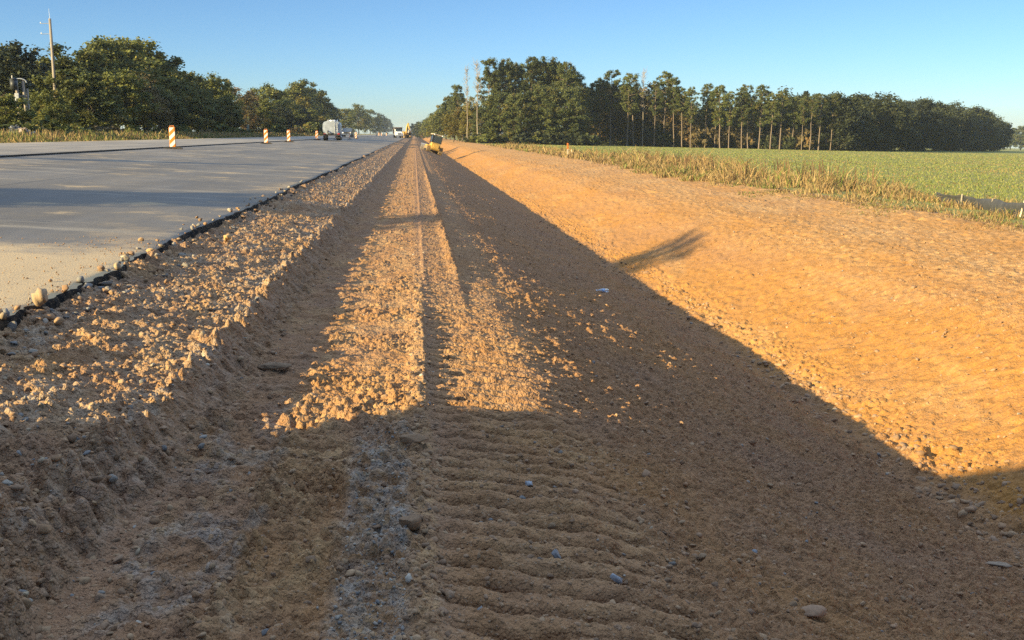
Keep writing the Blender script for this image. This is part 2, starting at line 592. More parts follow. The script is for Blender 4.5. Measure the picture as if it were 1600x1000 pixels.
vx = np.concatenate([-np.geomspace(2500, 60, 40), np.arange(-58, -26, 2.0), [-26.0, -24.0, -22.0, -20.8]])
X2, Y2 = np.meshgrid(vx, YC)
X2, Y2 = X2.ravel(), Y2.ravel()
k = N('verge')
v = k.coord()
n1 = k.noise(v, 0.5, 5, 0.65)
n2 = k.noise(v, 5.0, 5, 0.7)
c = k.mix(k.rng(n1, 0.35, 0.65), (0.13, 0.13, 0.045), (0.30, 0.24, 0.11))
c = k.mix(k.rng(n2, 0.3, 0.7, 0, 0.4), c, (0.08, 0.075, 0.03))
M_verge = k.done(c, 0.95, k.bump(n2, 0.8, 0.1), 0.1)
me = raw_mesh('verge', np.stack([X2, Y2, verge_z(X2, Y2)], 1), grid_faces(len(YC), len(vx)), 4, True, None, [M_verge])
tag(link('verge', me), kind='structure')

# ------------------------------------------------------------------ road
XE, XJ, XL = -2.90, -13.0, -21.0
ZE, ZJ, ZL = Z0-1.255, Z0-0.735, Z0-0.53


def road_z(x):
    return np.interp(x, [XL, XJ, XE, 0], [ZL, ZJ, ZE, ZE-0.15])


def edge_x(y):
    y = np.asarray(y, np.float64)
    return XE + 0.045*vnoise(y/0.9, y*0+1, 301)+0.035*vnoise(y/0.22, y*0+2, 302)+0.10*vnoise(y/6, y*0+3, 303)


def road_material(name, light):
    k = N(name)
    v = k.coord()
    vs_ = k.coord((1.0, 0.06, 1.0))                  # streaks along the paver's run
    vd = k.coord((0.16, 1.0, 1.0))
    tcn = k.n('ShaderNodeTexCoord')
    sx = k.n('ShaderNodeSeparateXYZ')
    k.t.links.new(tcn.outputs['Object'], sx.inputs[0])
    X, Y = sx.outputs[0], sx.outputs[1]
    n1 = k.noise(vs_, 1.6, 5, 0.6)
    n2 = k.noise(v, 0.7, 6, 0.65)
    n3 = k.noise(v, 60, 3, 0.7)
    nd = k.noise(vd, 0.9, 6, 0.7)
    base = light
    c = k.mix(k.rng(n1, 0.3, 0.7), tuple(x*0.80 for x in base), tuple(x*1.12 for x in base))
    c = k.mix(k.rng(k.noise(k.coord((0.5, 0.11, 1)), 1.0, 5, 0.65), 0.40, 0.58, 0, 0.9), c, tuple(x*0.55 for x in base))
    c = k.mix(k.rng(n2, 0.35, 0.65, 0, 0.5), c, tuple(x*1.25 for x in (base[0]*1.06, base[1], base[2]*0.90)))
    # pale dusty smears tracked across the lane
    c = k.mix(k.rng(nd, 0.54, 0.70, 0, 0.8), c, (0.42, 0.345, 0.24))
    if name == 'asphalt':
        c = k.mix(k.math('MULTIPLY', k.rng(X, -8.05, -7.95), 0.22), c, tuple(x*0.7 for x in base))
        c = k.mix(k.math('LESS_THAN', k.math('ABSOLUTE', k.math('ADD', X, k.math('ADD', 8.0, k.rng(n2, 0, 1, -0.05, 0.05)))), 0.018), c, (0.035, 0.033, 0.03))
        # soil spilled over the pavement edge
        d = k.rng(X, -4.9, -3.2)
        nearb = k.rng(Y, 6.0, 15.0, 1.0, 0.0)
        sp = k.math('ADD', k.math('MULTIPLY', d, k.math('ADD', nearb, 0.22)), k.rng(n2, 0.25, 0.75, -0.55, 0.35))
        c = k.mix(k.rng(sp, 0.1, 0.6, 0, 0.95), c, (0.45, 0.31, 0.16))
        big = k.math('MULTIPLY', k.rng(Y, 9.5, 13.0, 1.0, 0.0), k.rng(X, -8.5, -4.5))
        c = k.mix(k.rng(k.math('ADD', big, k.rng(n2, 0.3, 0.7, -0.45, 0.3)), 0.05, 0.5, 0, 0.95), c, (0.50, 0.355, 0.185))
    c = k.mix(k.rng(n3, 0.3, 0.7), k.mix(1.0, c, (0.78, 0.78, 0.78), 'MULTIPLY'), c)
    return k.done(c, k.rng(n2, 0.3, 0.7, 0.65, 0.85), k.bump(n3, 0.6, 0.012, k.bump(n1, 0.3, 0.03)), 0.3)


M_asph = road_material('asphalt', (0.160, 0.137, 0.110))
M_slab = road_material('lighter_asphalt', (0.26, 0.222, 0.176))
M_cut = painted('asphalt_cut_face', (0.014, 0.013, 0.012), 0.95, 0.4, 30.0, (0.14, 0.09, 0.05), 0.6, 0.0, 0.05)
ry = YS[(YS > -61) & ((YS < 0) | (np.arange(len(YS)) % 5 == 0))]
ry = np.unique(np.concatenate([ry, [YS[-1]]]))
cols = np.concatenate([np.linspace(XJ, -6, 30), np.linspace(-5.7, -3.2, 45)])
ex = edge_x(ry)
nr, nc = len(ry), len(cols)+4
RV = np.zeros((nr, nc, 3))
RV[:, :, 1] = ry[:, None]
RV[:, :len(cols), 0] = cols[None]
fray = 0.022*vnoise(ry/0.12, ry*0, 305)+0.018*vnoise(ry/0.05, ry*0, 306)
for j, (dx, dz) in enumerate([(-0.12, 0.0), (-0.02, -0.012), (0.0, -0.035), (0.03, -0.26)]):
    RV[:, len(cols)+j, 0] = ex+dx+fray*(j > 0)
RV[:, :, 2] = road_z(RV[:, :, 0])+0.012*vnoise(RV[:, :, 0]/1.3, RV[:, :, 1]/4, 307)*sstep(XJ, XJ+2, RV[:, :, 0])
for j, dz in enumerate([0.0, -0.012, -0.035, -0.26]):
    RV[:, len(cols)+j, 2] += dz*(1+(0.9*vnoise(ry/0.15, ry*0+j*3.1, 308) if j in (1, 2) else 0))
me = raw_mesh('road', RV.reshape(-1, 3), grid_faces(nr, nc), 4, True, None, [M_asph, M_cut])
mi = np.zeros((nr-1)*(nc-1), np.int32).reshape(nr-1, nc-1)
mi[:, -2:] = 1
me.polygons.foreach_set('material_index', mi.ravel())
tag(link('road', me), kind='structure')
# the older, higher lane on the far side: its lift edge shows as a dark line
cols = np.array([XL-0.9, XL-0.5, XL-0.1, -19, -17, -15, XJ-0.3, XJ-0.02, XJ+0.03, XJ+0.06])
dzs = np.array([-0.4, -0.12, 0.06, 0.06, 0.06, 0.06, 0.06, 0.06, 0.045, -0.06])
jx = 0.03*vnoise(ry/2.0, ry*0, 311)
RV = np.zeros((nr, len(cols), 3))
RV[:, :, 1] = ry[:, None]
RV[:, :, 0] = cols[None]+jx[:, None]
RV[:, :, 2] = road_z(RV[:, :, 0])+dzs[None]
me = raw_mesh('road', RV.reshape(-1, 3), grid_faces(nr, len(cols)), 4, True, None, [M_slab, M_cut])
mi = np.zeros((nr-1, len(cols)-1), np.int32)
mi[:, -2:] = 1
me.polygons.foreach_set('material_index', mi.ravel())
tag(link('road', me), kind='structure')

# ------------------------------------------------------------------ loose stones and clods


def ico(sub):
    bm = bmesh.new()
    bmesh.ops.create_icosphere(bm, subdivisions=sub, radius=1.0)
    v = np.array([x.co[:] for x in bm.verts])
    f = np.array([[q.index for q in p.verts] for p in bm.faces])
    bm.free()
    return v, f


def rock_shapes(sub, n, rough, seed):
    v, f = ico(sub)
    out = []
    r = np.random.default_rng(seed)
    for i in range(n):
        o = r.uniform(0, 50, 3)
        d = 1+rough*(vnoise(v[:, 0]*1.3+o[0]+v[:, 2], v[:, 1]*1.3+o[1], seed+i)+0.5*vnoise(v[:, 0]*2.9+o[2], v[:, 1]*2.9+v[:, 2]*2.1, seed+50+i))
        q = v*d[:, None]
        # a few flat, broken faces
        for _ in range(4):
            nn = r.normal(size=3)
            nn /= np.linalg.norm(nn)
            t = q@nn
            lim = r.uniform(0.40, 0.75)
            q = q-np.outer(np.clip(t-lim, 0, None), nn)
        q *= r.uniform(0.7, 1.2, 3)*np.array([1, 1, 0.75])
        out.append(q)
    return out, f


def rand_rot(n, r):
    q = r.normal(size=(n, 4))
    q /= np.linalg.norm(q, axis=1)[:, None]
    w_, x, y, z = q.T
    return np.stack([np.stack([1-2*(y*y+z*z), 2*(x*y-z*w_), 2*(x*z+y*w_)], -1),
                     np.stack([2*(x*y+z*w_), 1-2*(x*x+z*z), 2*(y*z-x*w_)], -1),
                     np.stack([2*(x*z-y*w_), 2*(y*z+x*w_), 1-2*(x*x+y*y)], -1)], 1)


def scatter(name, pos, size, colr, sub, mat, sink=0.25, seed=1, rough=0.35):
    shapes, f = rock_shapes(sub, 12, rough, seed)
    r = np.random.default_rng(seed)
    n = len(pos)
    pick = r.integers(0, 12, n)
    S = np.stack(shapes)[pick]
    Rm = rand_rot(n, r)
    V = np.einsum('nij,nkj->nki', Rm, S)*size[:, None, None]
    V[:, :, 2] *= 0.8
    V += pos[:, None, :]
    V[:, :, 2] += (size*(0.6-sink*1.6))[:, None]
    nv = S.shape[1]
    Fc = (f[None]+(np.arange(n)*nv)[:, None, None]).ravel()
    C = np.repeat(colr, nv, 0)
    me = raw_mesh(name, V.reshape(-1, 3), Fc, 3, False, {'tint': C}, [mat])
    return link(name, me)


k = N('stone')
v = k.coord()
cA, _, _, _ = k.attr('tint')
n1 = k.noise(v, 60, 4, 0.7)
c = k.mix(k.rng(n1, 0.3, 0.7), k.mix(1.0, cA, (0.72, 0.72, 0.72), 'MULTIPLY'), cA)
M_stone = k.done(c, 0.9, k.bump(n1, 0.5, 0.008), 0.2)

SOIL_C = np.array([[0.31, 0.188, 0.105], [0.34, 0.20, 0.105], [0.29, 0.18, 0.105], [0.38, 0.24, 0.13]])
GREY_C = np.array([[0.25, 0.215, 0.175], [0.31, 0.265, 0.21], [0.21, 0.195, 0.175], [0.40, 0.34, 0.26], [0.36, 0.27, 0.17]])


def strew(n, xr, yr, smin, smax, grey, seed, power=2.2, ypow=1.0):
    r = np.random.default_rng(seed)
    x = r.uniform(xr[0], xr[1], n)
    # denser near the camera, where single stones can be seen
    u = r.uniform(0, 1, n)
    y = yr[0]*(yr[1]/yr[0])**(u**ypow)
    z = hz(x, y)
    s = smin+(smax*0.82-smin)*r.uniform(0, 1, n)**power*1.0
    isg = r.uniform(0, 1, n) < grey
    c = np.where(isg[:, None], GREY_C[r.integers(0, 5, n)], SOIL_C[r.integers(0, 4, n)])*r.uniform(0.75, 1.2, (n, 1))
    return np.stack([x, y, z], 1), s, c


def cat(parts):
    return [np.concatenate([p[i] for p in parts]) for i in range(3)]


P = cat([
    strew(9000, (-2.95, -1.5), (3.0, 45), 0.004, 0.034, 0.22, 1, 3.6),
    strew(3000, (-1.8, -1.15), (3.0, 30), 0.005, 0.040, 0.08, 2, 3.4),
    strew(6000, (-1.3, 0.0), (2.6, 24), 0.003, 0.028, 0.06, 3, 3.6),
    strew(3400, (-0.34, -0.06), (2.6, 6.4), 0.003, 0.015, 0.8, 4, 2.6),
    strew(1600, (-0.06, 0.12), (2.6, 18), 0.005, 0.034, 0.05, 5, 2.8),
    strew(8000, (0.1, 1.3), (2.6, 26), 0.003, 0.025, 0.04, 6, 3.4),
    strew(16000, (1.0, 5.2), (3.0, 42), 0.004, 0.034, 0.035, 7, 3.6),
    strew(2200, (4.5, 5.4), (5.0, 40), 0.008, 0.07, 0.03, 8, 2.6),
    strew(7500, (5.0, 10.5), (6.0, 55), 0.005, 0.045, 0.02, 9, 3.4),
])
o = scatter('gravel', P[0], P[1], P[2], 2, M_stone, 0.46, 5)
tag(o, 'loose gravel, small clods and stones strewn over the graded earth of shoulder and ditch', 'gravel', kind='stuff')

# rubble along the pavement edge
r = np.random.default_rng(77)
n = 900
y = 3.5*(30/3.5)**r.uniform(0, 1, n)
x = edge_x(y)+r.normal(0.10, 0.16, n)
on = x < edge_x(y)
z = np.where(on, road_z(x), hz(x, y))
s = 0.006+0.05*r.uniform(0, 1, n)**2.5
c = np.where((r.uniform(0, 1, n) < 0.5)[:, None], SOIL_C[r.integers(0, 4, n)], GREY_C[r.integers(0, 5, n)])*r.uniform(0.8, 1.1, (n, 1))
m = 1400
y2 = r.uniform(4.5, 13, m)
x2 = edge_x(y2)-np.abs(r.normal(0, 0.9, m))
s2 = 0.003+0.010*r.uniform(0, 1, m)**3
c2 = SOIL_C[r.integers(0, 4, m)]*1.0
o = scatter('rubble', np.concatenate([np.stack([x, y, z], 1), np.stack([x2, y2, road_z(x2)], 1)]), np.concatenate([s, s2]), np.concatenate([c, c2]), 2, M_stone, 0.2, 9)
tag(o, 'crumbs of soil and crushed stone spilled along the pavement edge', 'rubble', kind='stuff')
# ------------------------------------------------------------------ where a line of sight meets the earth


def ground_at(px, py):
    d = ray(px, py)
    y = np.arange(2.0, 200.0, 0.02)
    x, z = d[0]*y, d[2]*y+Z0
    i = int(np.argmax(z < prof(x)+Z0+0.01))
    return np.array([x[i], y[i], float(hz(x[i], y[i])[0])])


# ------------------------------------------------------------------ single rocks, bottle, boards
def single_rock(name, pos, size, col, seed, label, cat, squash=(1, 1, 0.8), sink=0.22, rz=0.0, rough=0.3):
    shapes, f = rock_shapes(3, 1, rough, seed)
    v = shapes[0]*np.array(squash)*size
    v += 0.05*size*np.stack([vnoise(v[:, 0]/size*4+s, v[:, 1]/size*4+v[:, 2]/size*3, seed+s) for s in (5, 9, 13)], 1)
    me = raw_mesh(name, v, f.ravel(), 3, True, {'tint': np.tile(np.array(col), (len(v), 1))}, [M_stone])
    o = link(name, me)
    o.location = (pos[0], pos[1], pos[2]+size*squash[2]*(1-sink)*0.8)
    o.rotation_euler = (0, 0, rz)
    return tag(o, label, cat)


def on_road(px, py):
    d = ray(px, py)
    y = np.arange(2.0, 60.0, 0.01)
    i = int(np.argmax(d[2]*y+Z0 < road_z(d[0]*y)))
    return np.array([d[0]*y[i], y[i], float(road_z(d[0]*y[i]))])


TAN = (0.50, 0.31, 0.13)
single_rock('rock', ground_at(354, 381), 0.078, TAN, 501, 'rounded tan rock lying alone on the gravel shoulder near the road edge', 'rock', (1, 0.9, 0.85))
single_rock('rock', ground_at(174, 431), 0.092, TAN, 502, 'largest blocky tan rock sitting right against the pavement edge', 'rock', (1, 0.9, 0.75))
single_rock('rock', ground_at(166, 440), 0.045, (0.42, 0.27, 0.13), 503, 'small tan rock in front of the blocky rock at the pavement edge', 'rock')
single_rock('rock', on_road(66, 476), 0.095, (0.36, 0.25, 0.15), 504, 'pointed flat brown rock tilted up at the near end of the pavement edge', 'rock', (0.7, 1, 1.0))
single_rock('rock', ground_at(219, 413), 0.045, TAN, 505, 'tan rock, left one of the pair beyond the blocky rock', 'rock', (1.2, 0.9, 0.7))
single_rock('rock', ground_at(236, 409), 0.045, (0.45, 0.29, 0.14), 506, 'tan rock, right one of the pair beyond the blocky rock', 'rock', (1.3, 0.9, 0.7))
single_rock('rock', ground_at(868, 876), 0.036, (0.22, 0.21, 0.20), 507, 'blue grey stone on the track-marked slope, upper side chipped', 'stone', (0.8, 1, 1))
single_rock('rock', ground_at(963, 916), 0.034, (0.30, 0.30, 0.30), 508, 'flat light grey stone standing on edge on the slope beside a round brown clod', 'stone', (0.8, 1, 1))
single_rock('rock', ground_at(826, 764), 0.028, (0.34, 0.35, 0.36), 509, 'small pale grey stone in the third track groove below the shadow line', 'stone')
single_rock('rock', ground_at(1176, 874), 0.026, (0.25, 0.26, 0.265), 510, 'bluish stone alone on the middle of the shaded slope', 'stone', (1.2, 0.9, 0.8))
single_rock('rock', ground_at(1560, 884), 0.085, (0.33, 0.24, 0.16), 511, 'long flat slab of brown rock lying in the ditch bottom', 'rock', (1.6, 0.7, 0.35), rz=-0.5)
single_rock('rock', ground_at(1262, 968), 0.07, (0.33, 0.20, 0.115), 512, 'broad flat tan slab half sunk in the near shaded slope', 'rock', (1.3, 0.9, 0.4), 0.6)
single_rock('clod', ground_at(640, 838), 0.062, (0.27, 0.165, 0.09), 513, 'biggest round soil clod on the little ridge beside the grey gravel', 'clod', (1.1, 1, 0.8))
single_rock('clod', ground_at(645, 704), 0.058, (0.27, 0.165, 0.09), 514, 'rounded soil clod on the little ridge just below the shadow line', 'clod', (1.2, 1, 0.7))
single_rock('clod', ground_at(430, 580), 0.085, (0.26, 0.17, 0.10), 515, 'low dark clod in the shaded wheel track under the bank', 'clod', (1.3, 1, 0.55))

bp = ground_at(942, 457)
k = N('clear_plastic')
k.b.inputs['Transmission Weight'].default_value = 0.55
M_plastic = k.done((0.75, 0.84, 0.90), 0.15, None, 0.5)
M_label = painted('bottle_label', (0.45, 0.60, 0.78), 0.5, 0.1, 20)
M_cap = painted('white_plastic', (0.75, 0.77, 0.8), 0.4, 0.1)
bo = empty('plastic_bottle', bp+np.array([0, 0, 0.034]), R(-4))
tag(bo, 'crushed clear plastic bottle with a pale blue label lying on the shaded ditch slope', 'bottle')
b = MB()
pts = [(-0.105, 0.013), (-0.085, 0.014), (-0.05, 0.030), (-0.03, 0.032), (0.0, 0.029), (0.04, 0.033), (0.09, 0.032), (0.10, 0.026)]
for (x0, r0), (x1, r1) in zip(pts[:-1], pts[1:]):
    b.bar((x0, 0, 0), (x1, 0, 0), r0, r1, 18)
b.build('bottle_body', M_plastic, bo, True)
MB().bar((-0.02, 0, 0), (0.035, 0, 0), 0.0335, 0.0345, 18).build('paper_label', M_label, bo, True)
MB().bar((-0.122, 0, 0), (-0.102, 0, 0), 0.0155, 0.0155, 14).build('cap', M_cap, bo)

# ------------------------------------------------------------------ leaves and trees


def leaf_mat(name, c1, c2, trans=0.25, vary=0.25):
    k = N(name)
    _, t, h, _ = k.attr('tint')
    oi = k.n('ShaderNodeObjectInfo')
    c = k.mix(t, c1, c2)
    c = k.mix(k.math('MULTIPLY', h, 0.7), c, (c2[0]*1.5, c2[1]*1.05, c2[2]*0.8))
    lo, hi = 1-vary, 1+vary
    c = k.mix(oi.outputs['Random'], k.mix(1.0, c, (lo, lo, lo*1.1), 'MULTIPLY'), k.mix(1.0, c, (hi*1.05, hi, hi*0.9), 'MULTIPLY'))
    k.done(c, 0.75, None, 0.2)
    tr = k.n('ShaderNodeBsdfTranslucent')
    k.t.links.new(c, tr.inputs['Color'])
    mx = k.n('ShaderNodeMixShader', ins={0: trans})
    k.t.links.new(k.b.outputs[0], mx.inputs[1])
    k.t.links.new(tr.outputs[0], mx.inputs[2])
    k.t.links.new(mx.outputs[0], k.out.inputs['Surface'])
    return k.m


def bark_mat(name, c1, c2):
    k = N(name)
    v = k.coord((6, 6, 0.8))
    n1 = k.noise(v, 1.5, 5, 0.7)
    c = k.mix(k.rng(n1, 0.3, 0.7), c1, c2)
    return k.done(c, 0.9, k.bump(n1, 0.6, 0.05), 0.1)


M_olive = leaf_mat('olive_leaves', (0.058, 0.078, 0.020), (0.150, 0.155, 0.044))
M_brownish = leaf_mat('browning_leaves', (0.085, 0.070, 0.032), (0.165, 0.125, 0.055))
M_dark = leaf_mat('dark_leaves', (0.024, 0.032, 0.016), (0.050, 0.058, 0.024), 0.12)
M_pine = leaf_mat('pine_needles', (0.044, 0.062, 0.021), (0.125, 0.138, 0.048), 0.18)
M_yellow = leaf_mat('yellowing_leaves', (0.085, 0.088, 0.024), (0.16, 0.135, 0.035))
M_bark = bark_mat('bark', (0.075, 0.058, 0.045), (0.15, 0.12, 0.095))
M_pbark = bark_mat('pine_bark', (0.095, 0.072, 0.055), (0.24, 0.185, 0.145))
M_dead = bark_mat('weathered_wood', (0.23, 0.19, 0.15), (0.36, 0.30, 0.24))


def quads(cen, sx, sy, r, flat=0.0):
    """One small bent leaf face per centre, turned every way (flat>0: lying more level)."""
    n = len(cen)
    nrm = r.normal(size=(n, 3))
    nrm[:, 2] = nrm[:, 2]*(1+flat*2)+flat*np.sign(nrm[:, 2])
    nrm /= np.linalg.norm(nrm, axis=1)[:, None]
    a = np.cross(nrm, r.normal(size=(n, 3)))
    a /= np.linalg.norm(a, axis=1)[:, None]
    b = np.cross(nrm, a)
    a, b = a*np.reshape(sx, (-1, 1)), b*np.reshape(sy, (-1, 1))
    V = np.stack([cen-a*0.5-b, cen+a-b*0.25, cen+a*0.5+b, cen-a+b*0.25], 1)
    return V.reshape(-1, 3), np.arange(4*n)


def tube_arrays(paths, seg=7):
    """paths: list of (points (n,3), radii (n,)) -> verts, quad faces."""
    V, Fa, off = [], [], 0
    for p, rad in paths:
        p = np.asarray(p, float)
        n = len(p)
        for i in range(n):
            d = p[min(i+1, n-1)]-p[max(i-1, 0)]
            d = d/np.linalg.norm(d)
            u = np.cross(d, [0.31, 0.95, 0.07])
            u /= np.linalg.norm(u)
            w_ = np.cross(d, u)
            t = np.arange(seg)*2*np.pi/seg
            V.append(p[i]+rad[i]*(np.cos(t)[:, None]*u+np.sin(t)[:, None]*w_))
        for i in range(n-1):
            for s in range(seg):
                s2 = (s+1) % seg
                Fa += [off+i*seg+s, off+i*seg+s2, off+(i+1)*seg+s2, off+(i+1)*seg+s]
        off += n*seg
    return np.concatenate(V), np.array(Fa)


def wood(paths, name, mat, seg=7):
    v, f = tube_arrays(paths, seg)
    return raw_mesh(name, v, f, 4, True, None, [mat])


def bend(p, q, r, n=5, amp=0.06):
    p, q = np.asarray(p, float), np.asarray(q, float)
    t = np.linspace(0, 1, n)[:, None]
    L = np.linalg.norm(q-p)
    o = r.normal(size=(n, 3))*amp*L
    o[0] = o[-1] = 0
    return p+(q-p)*t+o


def crown_mesh(cl, cr, per, leaf, mat, r, flat=0.0, squash=0.8, thin=1.0):
    n = len(cl)
    cen = np.repeat(cl, per, 0)
    rad = np.repeat(cr, per)
    d = r.normal(size=(n*per, 3))
    d /= np.linalg.norm(d, axis=1)[:, None]
    rr = np.clip(np.abs(r.normal(0, 0.62, n*per))**0.8, 0, 1.12)
    pos = cen+d*(rad*rr)[:, None]*np.array([1, 1, squash])
    ls = leaf*r.uniform(0.6, 1.3, n*per)
    V, Fa = quads(pos, ls, ls*thin, r, flat)
    ct = np.repeat(r.uniform(0, 1, n), per)
    ch = np.repeat((r.uniform(0, 1, n) > 0.86)*r.uniform(0.2, 0.8, n), per)
    t = np.clip(ct*0.7+r.uniform(0, 0.5, n*per)-0.1, 0, 1)
    C = np.repeat(np.stack([t, ch, t], 1), 4, 0)
    return raw_mesh('crown', V, Fa, 4, False, {'tint': C}, [mat])


def broad_tree(seed, mat, H=12.0, W=4.2, low=0.08, ncl=110, per=165, leaf=0.16, lumps=0.32, bare=0):
    r = np.random.default_rng(seed)
    d = r.normal(size=(ncl, 3))
    d /= np.linalg.norm(d, axis=1)[:, None]
    rr = r.uniform(0.25, 1, ncl)**0.55
    mod = 1+lumps*(vnoise(d[:, 0]*2.2+seed, d[:, 2]*2.2+d[:, 1]*1.7, seed)+0.5*vnoise(d[:, 0]*4+seed, d[:, 2]*4-d[:, 1]*3, seed+3))
    zc = H*(low+(1-low)*0.5)
    hz_ = H*(1-low)*0.5
    cl = d*(rr*mod)[:, None]*np.array([W, W, hz_])
    # broader below, narrowing to the top
    cl[:, :2] *= np.clip(1.15-0.35*(cl[:, 2:3]/hz_), 0.6, 1.4)
    cl[:, 2] += zc
    cl[:, 2] = np.clip(cl[:, 2], 0.5, H*0.97)
    cr = H*r.uniform(0.050, 0.115, ncl)
    crown = crown_mesh(cl, cr, per, leaf, mat, r, 0.25, 0.75)
    paths = [(bend((0, 0, -0.3), (r.normal()*0.3, r.normal()*0.3, H*0.62), r, 6, 0.02), np.linspace(0.22, 0.07, 6))]
    for i in r.choice(ncl, 12+bare, replace=False):
        z0 = min(cl[i, 2]*0.65, H*0.5)
        paths.append((bend((0, 0, z0), cl[i]*(1.0 if i % 2 else 0.9), r, 5, 0.06), np.linspace(0.085, 0.02, 5)))
    return crown, wood(paths, 'trunk', M_bark, 6)


def pine_tree(seed, H=20.0, low=0.35, W=3.0, per=46, leaf=0.20, mat=None, gaps=0.25, round_top=True):
    r = np.random.default_rng(seed)
    cl, cr, paths = [], [], []
    lean = r.normal(size=2)*0.5
    paths.append((np.stack([np.linspace(0, lean[0], 7)+r.normal(size=7)*0.06, np.linspace(0, lean[1], 7)+r.normal(size=7)*0.06, np.linspace(-0.3, H*0.96, 7)], 1), np.linspace(0.21, 0.04, 7)))
    z = H*low
    while z < H*0.985:
        t = (z/H-low)/(1-low)
        L = W*(0.45+0.75*min(1, t*2.2))*(1-max(0, (t-0.55)/0.45)**1.6*0.72)*r.uniform(0.75, 1.15)
        nb = r.integers(3, 6)
        a0 = r.uniform(0, 6.28)
        for b_ in range(nb):
            if r.uniform() < gaps*(1.2-t):
                continue
            a = a0+b_*6.283/nb+r.normal()*0.3
            l = L*r.uniform(0.55, 1.15)
            up = r.uniform(-0.05, 0.30)*l
            base = np.array([lean[0]*z/H, lean[1]*z/H, z])
            tip = base+np.array([math.cos(a)*l, math.sin(a)*l, up])
            paths.append((bend(base, tip, r, 4, 0.05), np.linspace(0.055, 0.015, 4)))
            for q in ((1.0, 0.27), (0.62, 0.24)) if l > 1.4 else ((1.0, 0.28),):
                cl.append(base+(tip-base)*q[0]+r.normal(size=3)*0.12)
                cr.append(W*q[1]*r.uniform(0.6, 1.25))
        z += r.uniform(0.45, 0.85)*(H/20)
    # a few dead stubs below the crown
    for i in range(5):
        z = H*low*r.uniform(0.45, 1.0)
        a = r.uniform(0, 6.28)
        l = r.uniform(0.5, 1.8)
        paths.append((bend((0, 0, z), (math.cos(a)*l, math.sin(a)*l, z-0.1*l), r, 4, 0.05), np.linspace(0.035, 0.01, 4)))
    crown = crown_mesh(np.array(cl), np.array(cr), per, leaf, mat or M_pine, r, 0.1, 0.8, 0.42)
    return crown, wood(paths, 'trunk', M_pbark, 6)


def dead_tree(seed, H=20.0):
    r = np.random.default_rng(seed)
    paths = [(np.stack([r.normal(size=8)*0.08, r.normal(size=8)*0.08, np.linspace(-0.3, H, 8)], 1), np.linspace(0.17, 0.035, 8))]
    tw = []
    for i in range(34):
        z = H*r.uniform(0.45, 0.99)
        a = r.uniform(0, 6.28)
        l = (1-z/H)*3.2+r.uniform(0.4, 1.2)
        b0, tip = np.array([0, 0, z]), np.array([math.cos(a)*l*0.7, math.sin(a)*l*0.7, z+l*r.uniform(0.4, 1.0)])
        pp = bend(b0, tip, r, 5, 0.05)
        tw.append((pp, np.linspace(0.07, 0.03, 5)))
        for j in range(4):
            s = pp[r.integers(1, 5)]
            tw.append((bend(s, s+r.normal(size=3)*0.45+[0, 0, 0.5], r, 3, 0.05), np.linspace(0.035, 0.022, 3)))
    return wood(tw, 'branches', M_dead, 4), wood(paths, 'trunk', M_dead, 7)


def shrub(seed, mat, H=3.0, W=2.2, ncl=34, per=60, leaf=0.20):
    r = np.random.default_rng(seed)
    cl = r.normal(size=(ncl, 3))
    cl /= np.linalg.norm(cl, axis=1)[:, None]
    cl = cl*r.uniform(0.3, 1, (ncl, 1))*np.array([W, W, H*0.55])
    cl[:, 2] = np.abs(cl[:, 2])+H*0.15
    cr = H*r.uniform(0.10, 0.2, ncl)
    cl[:, 2] = np.minimum(cl[:, 2], H-cr*0.6)
    crown = crown_mesh(cl, cr, per, leaf, mat, r, 0.1, 0.9)
    paths = [(bend((r.normal()*0.2, r.normal()*0.2, -0.2), cl[i], r, 4, 0.07), np.linspace(0.05, 0.012, 4)) for i in r.choice(ncl, 12, replace=False)]
    return crown, wood(paths, 'stems', M_bark, 5)


PROTO = {
    'olive': ([broad_tree(1000+i, M_olive) for i in range(5)], 12.0),
    'brown': ([broad_tree(1020+i, M_brownish, per=70, bare=14) for i in range(2)], 12.0),
    'yellow': ([broad_tree(1030+i, M_yellow, per=80, W=3.2) for i in range(2)], 12.0),
    'dark': ([broad_tree(1040+i, M_dark, H=18.0, W=5.2, low=0.03, ncl=130, per=120, leaf=0.27, lumps=0.3) for i in range(4)], 18.0),
    'dense_pine': ([pine_tree(1100+i, 20.0, 0.16, 2.8, per=125, gaps=0.5) for i in range(4)], 20.0),
    'low_pine': ([pine_tree(1120+i, 14.0, 0.05, 3.0, per=110) for i in range(3)], 14.0),
    'open_pine': ([pine_tree(1140+i, 19.0, r_, 2.3, per=85, gaps=0.30) for i, r_ in enumerate((0.42, 0.5, 0.38, 0.56, 0.46))], 19.0),
    'dead': ([dead_tree(1160+i) for i in range(2)], 20.0),
    'shrub': ([shrub(1200+i, M_olive) for i in range(3)], 3.0),
    'dark_shrub': ([shrub(1210+i, M_dark) for i in range(2)], 3.0),
    'brown_shrub': ([shrub(1220+i, M_brownish, per=40) for i in range(2)], 3.0),
    'pale_shrub': ([shrub(1230, leaf_mat('pale_blossom', (0.22, 0.22, 0.20), (0.45, 0.45, 0.42)), per=50)], 3.0),
}
NAMES = {'olive': 'tree', 'brown': 'tree', 'yellow': 'tree', 'dark': 'tree', 'dense_pine': 'pine_tree', 'low_pine': 'pine_tree', 'open_pine': 'pine_tree',
         'dead': 'dead_tree', 'shrub': 'shrub', 'dark_shrub': 'shrub', 'brown_shrub': 'shrub', 'pale_shrub': 'shrub'}
_tc = [0]


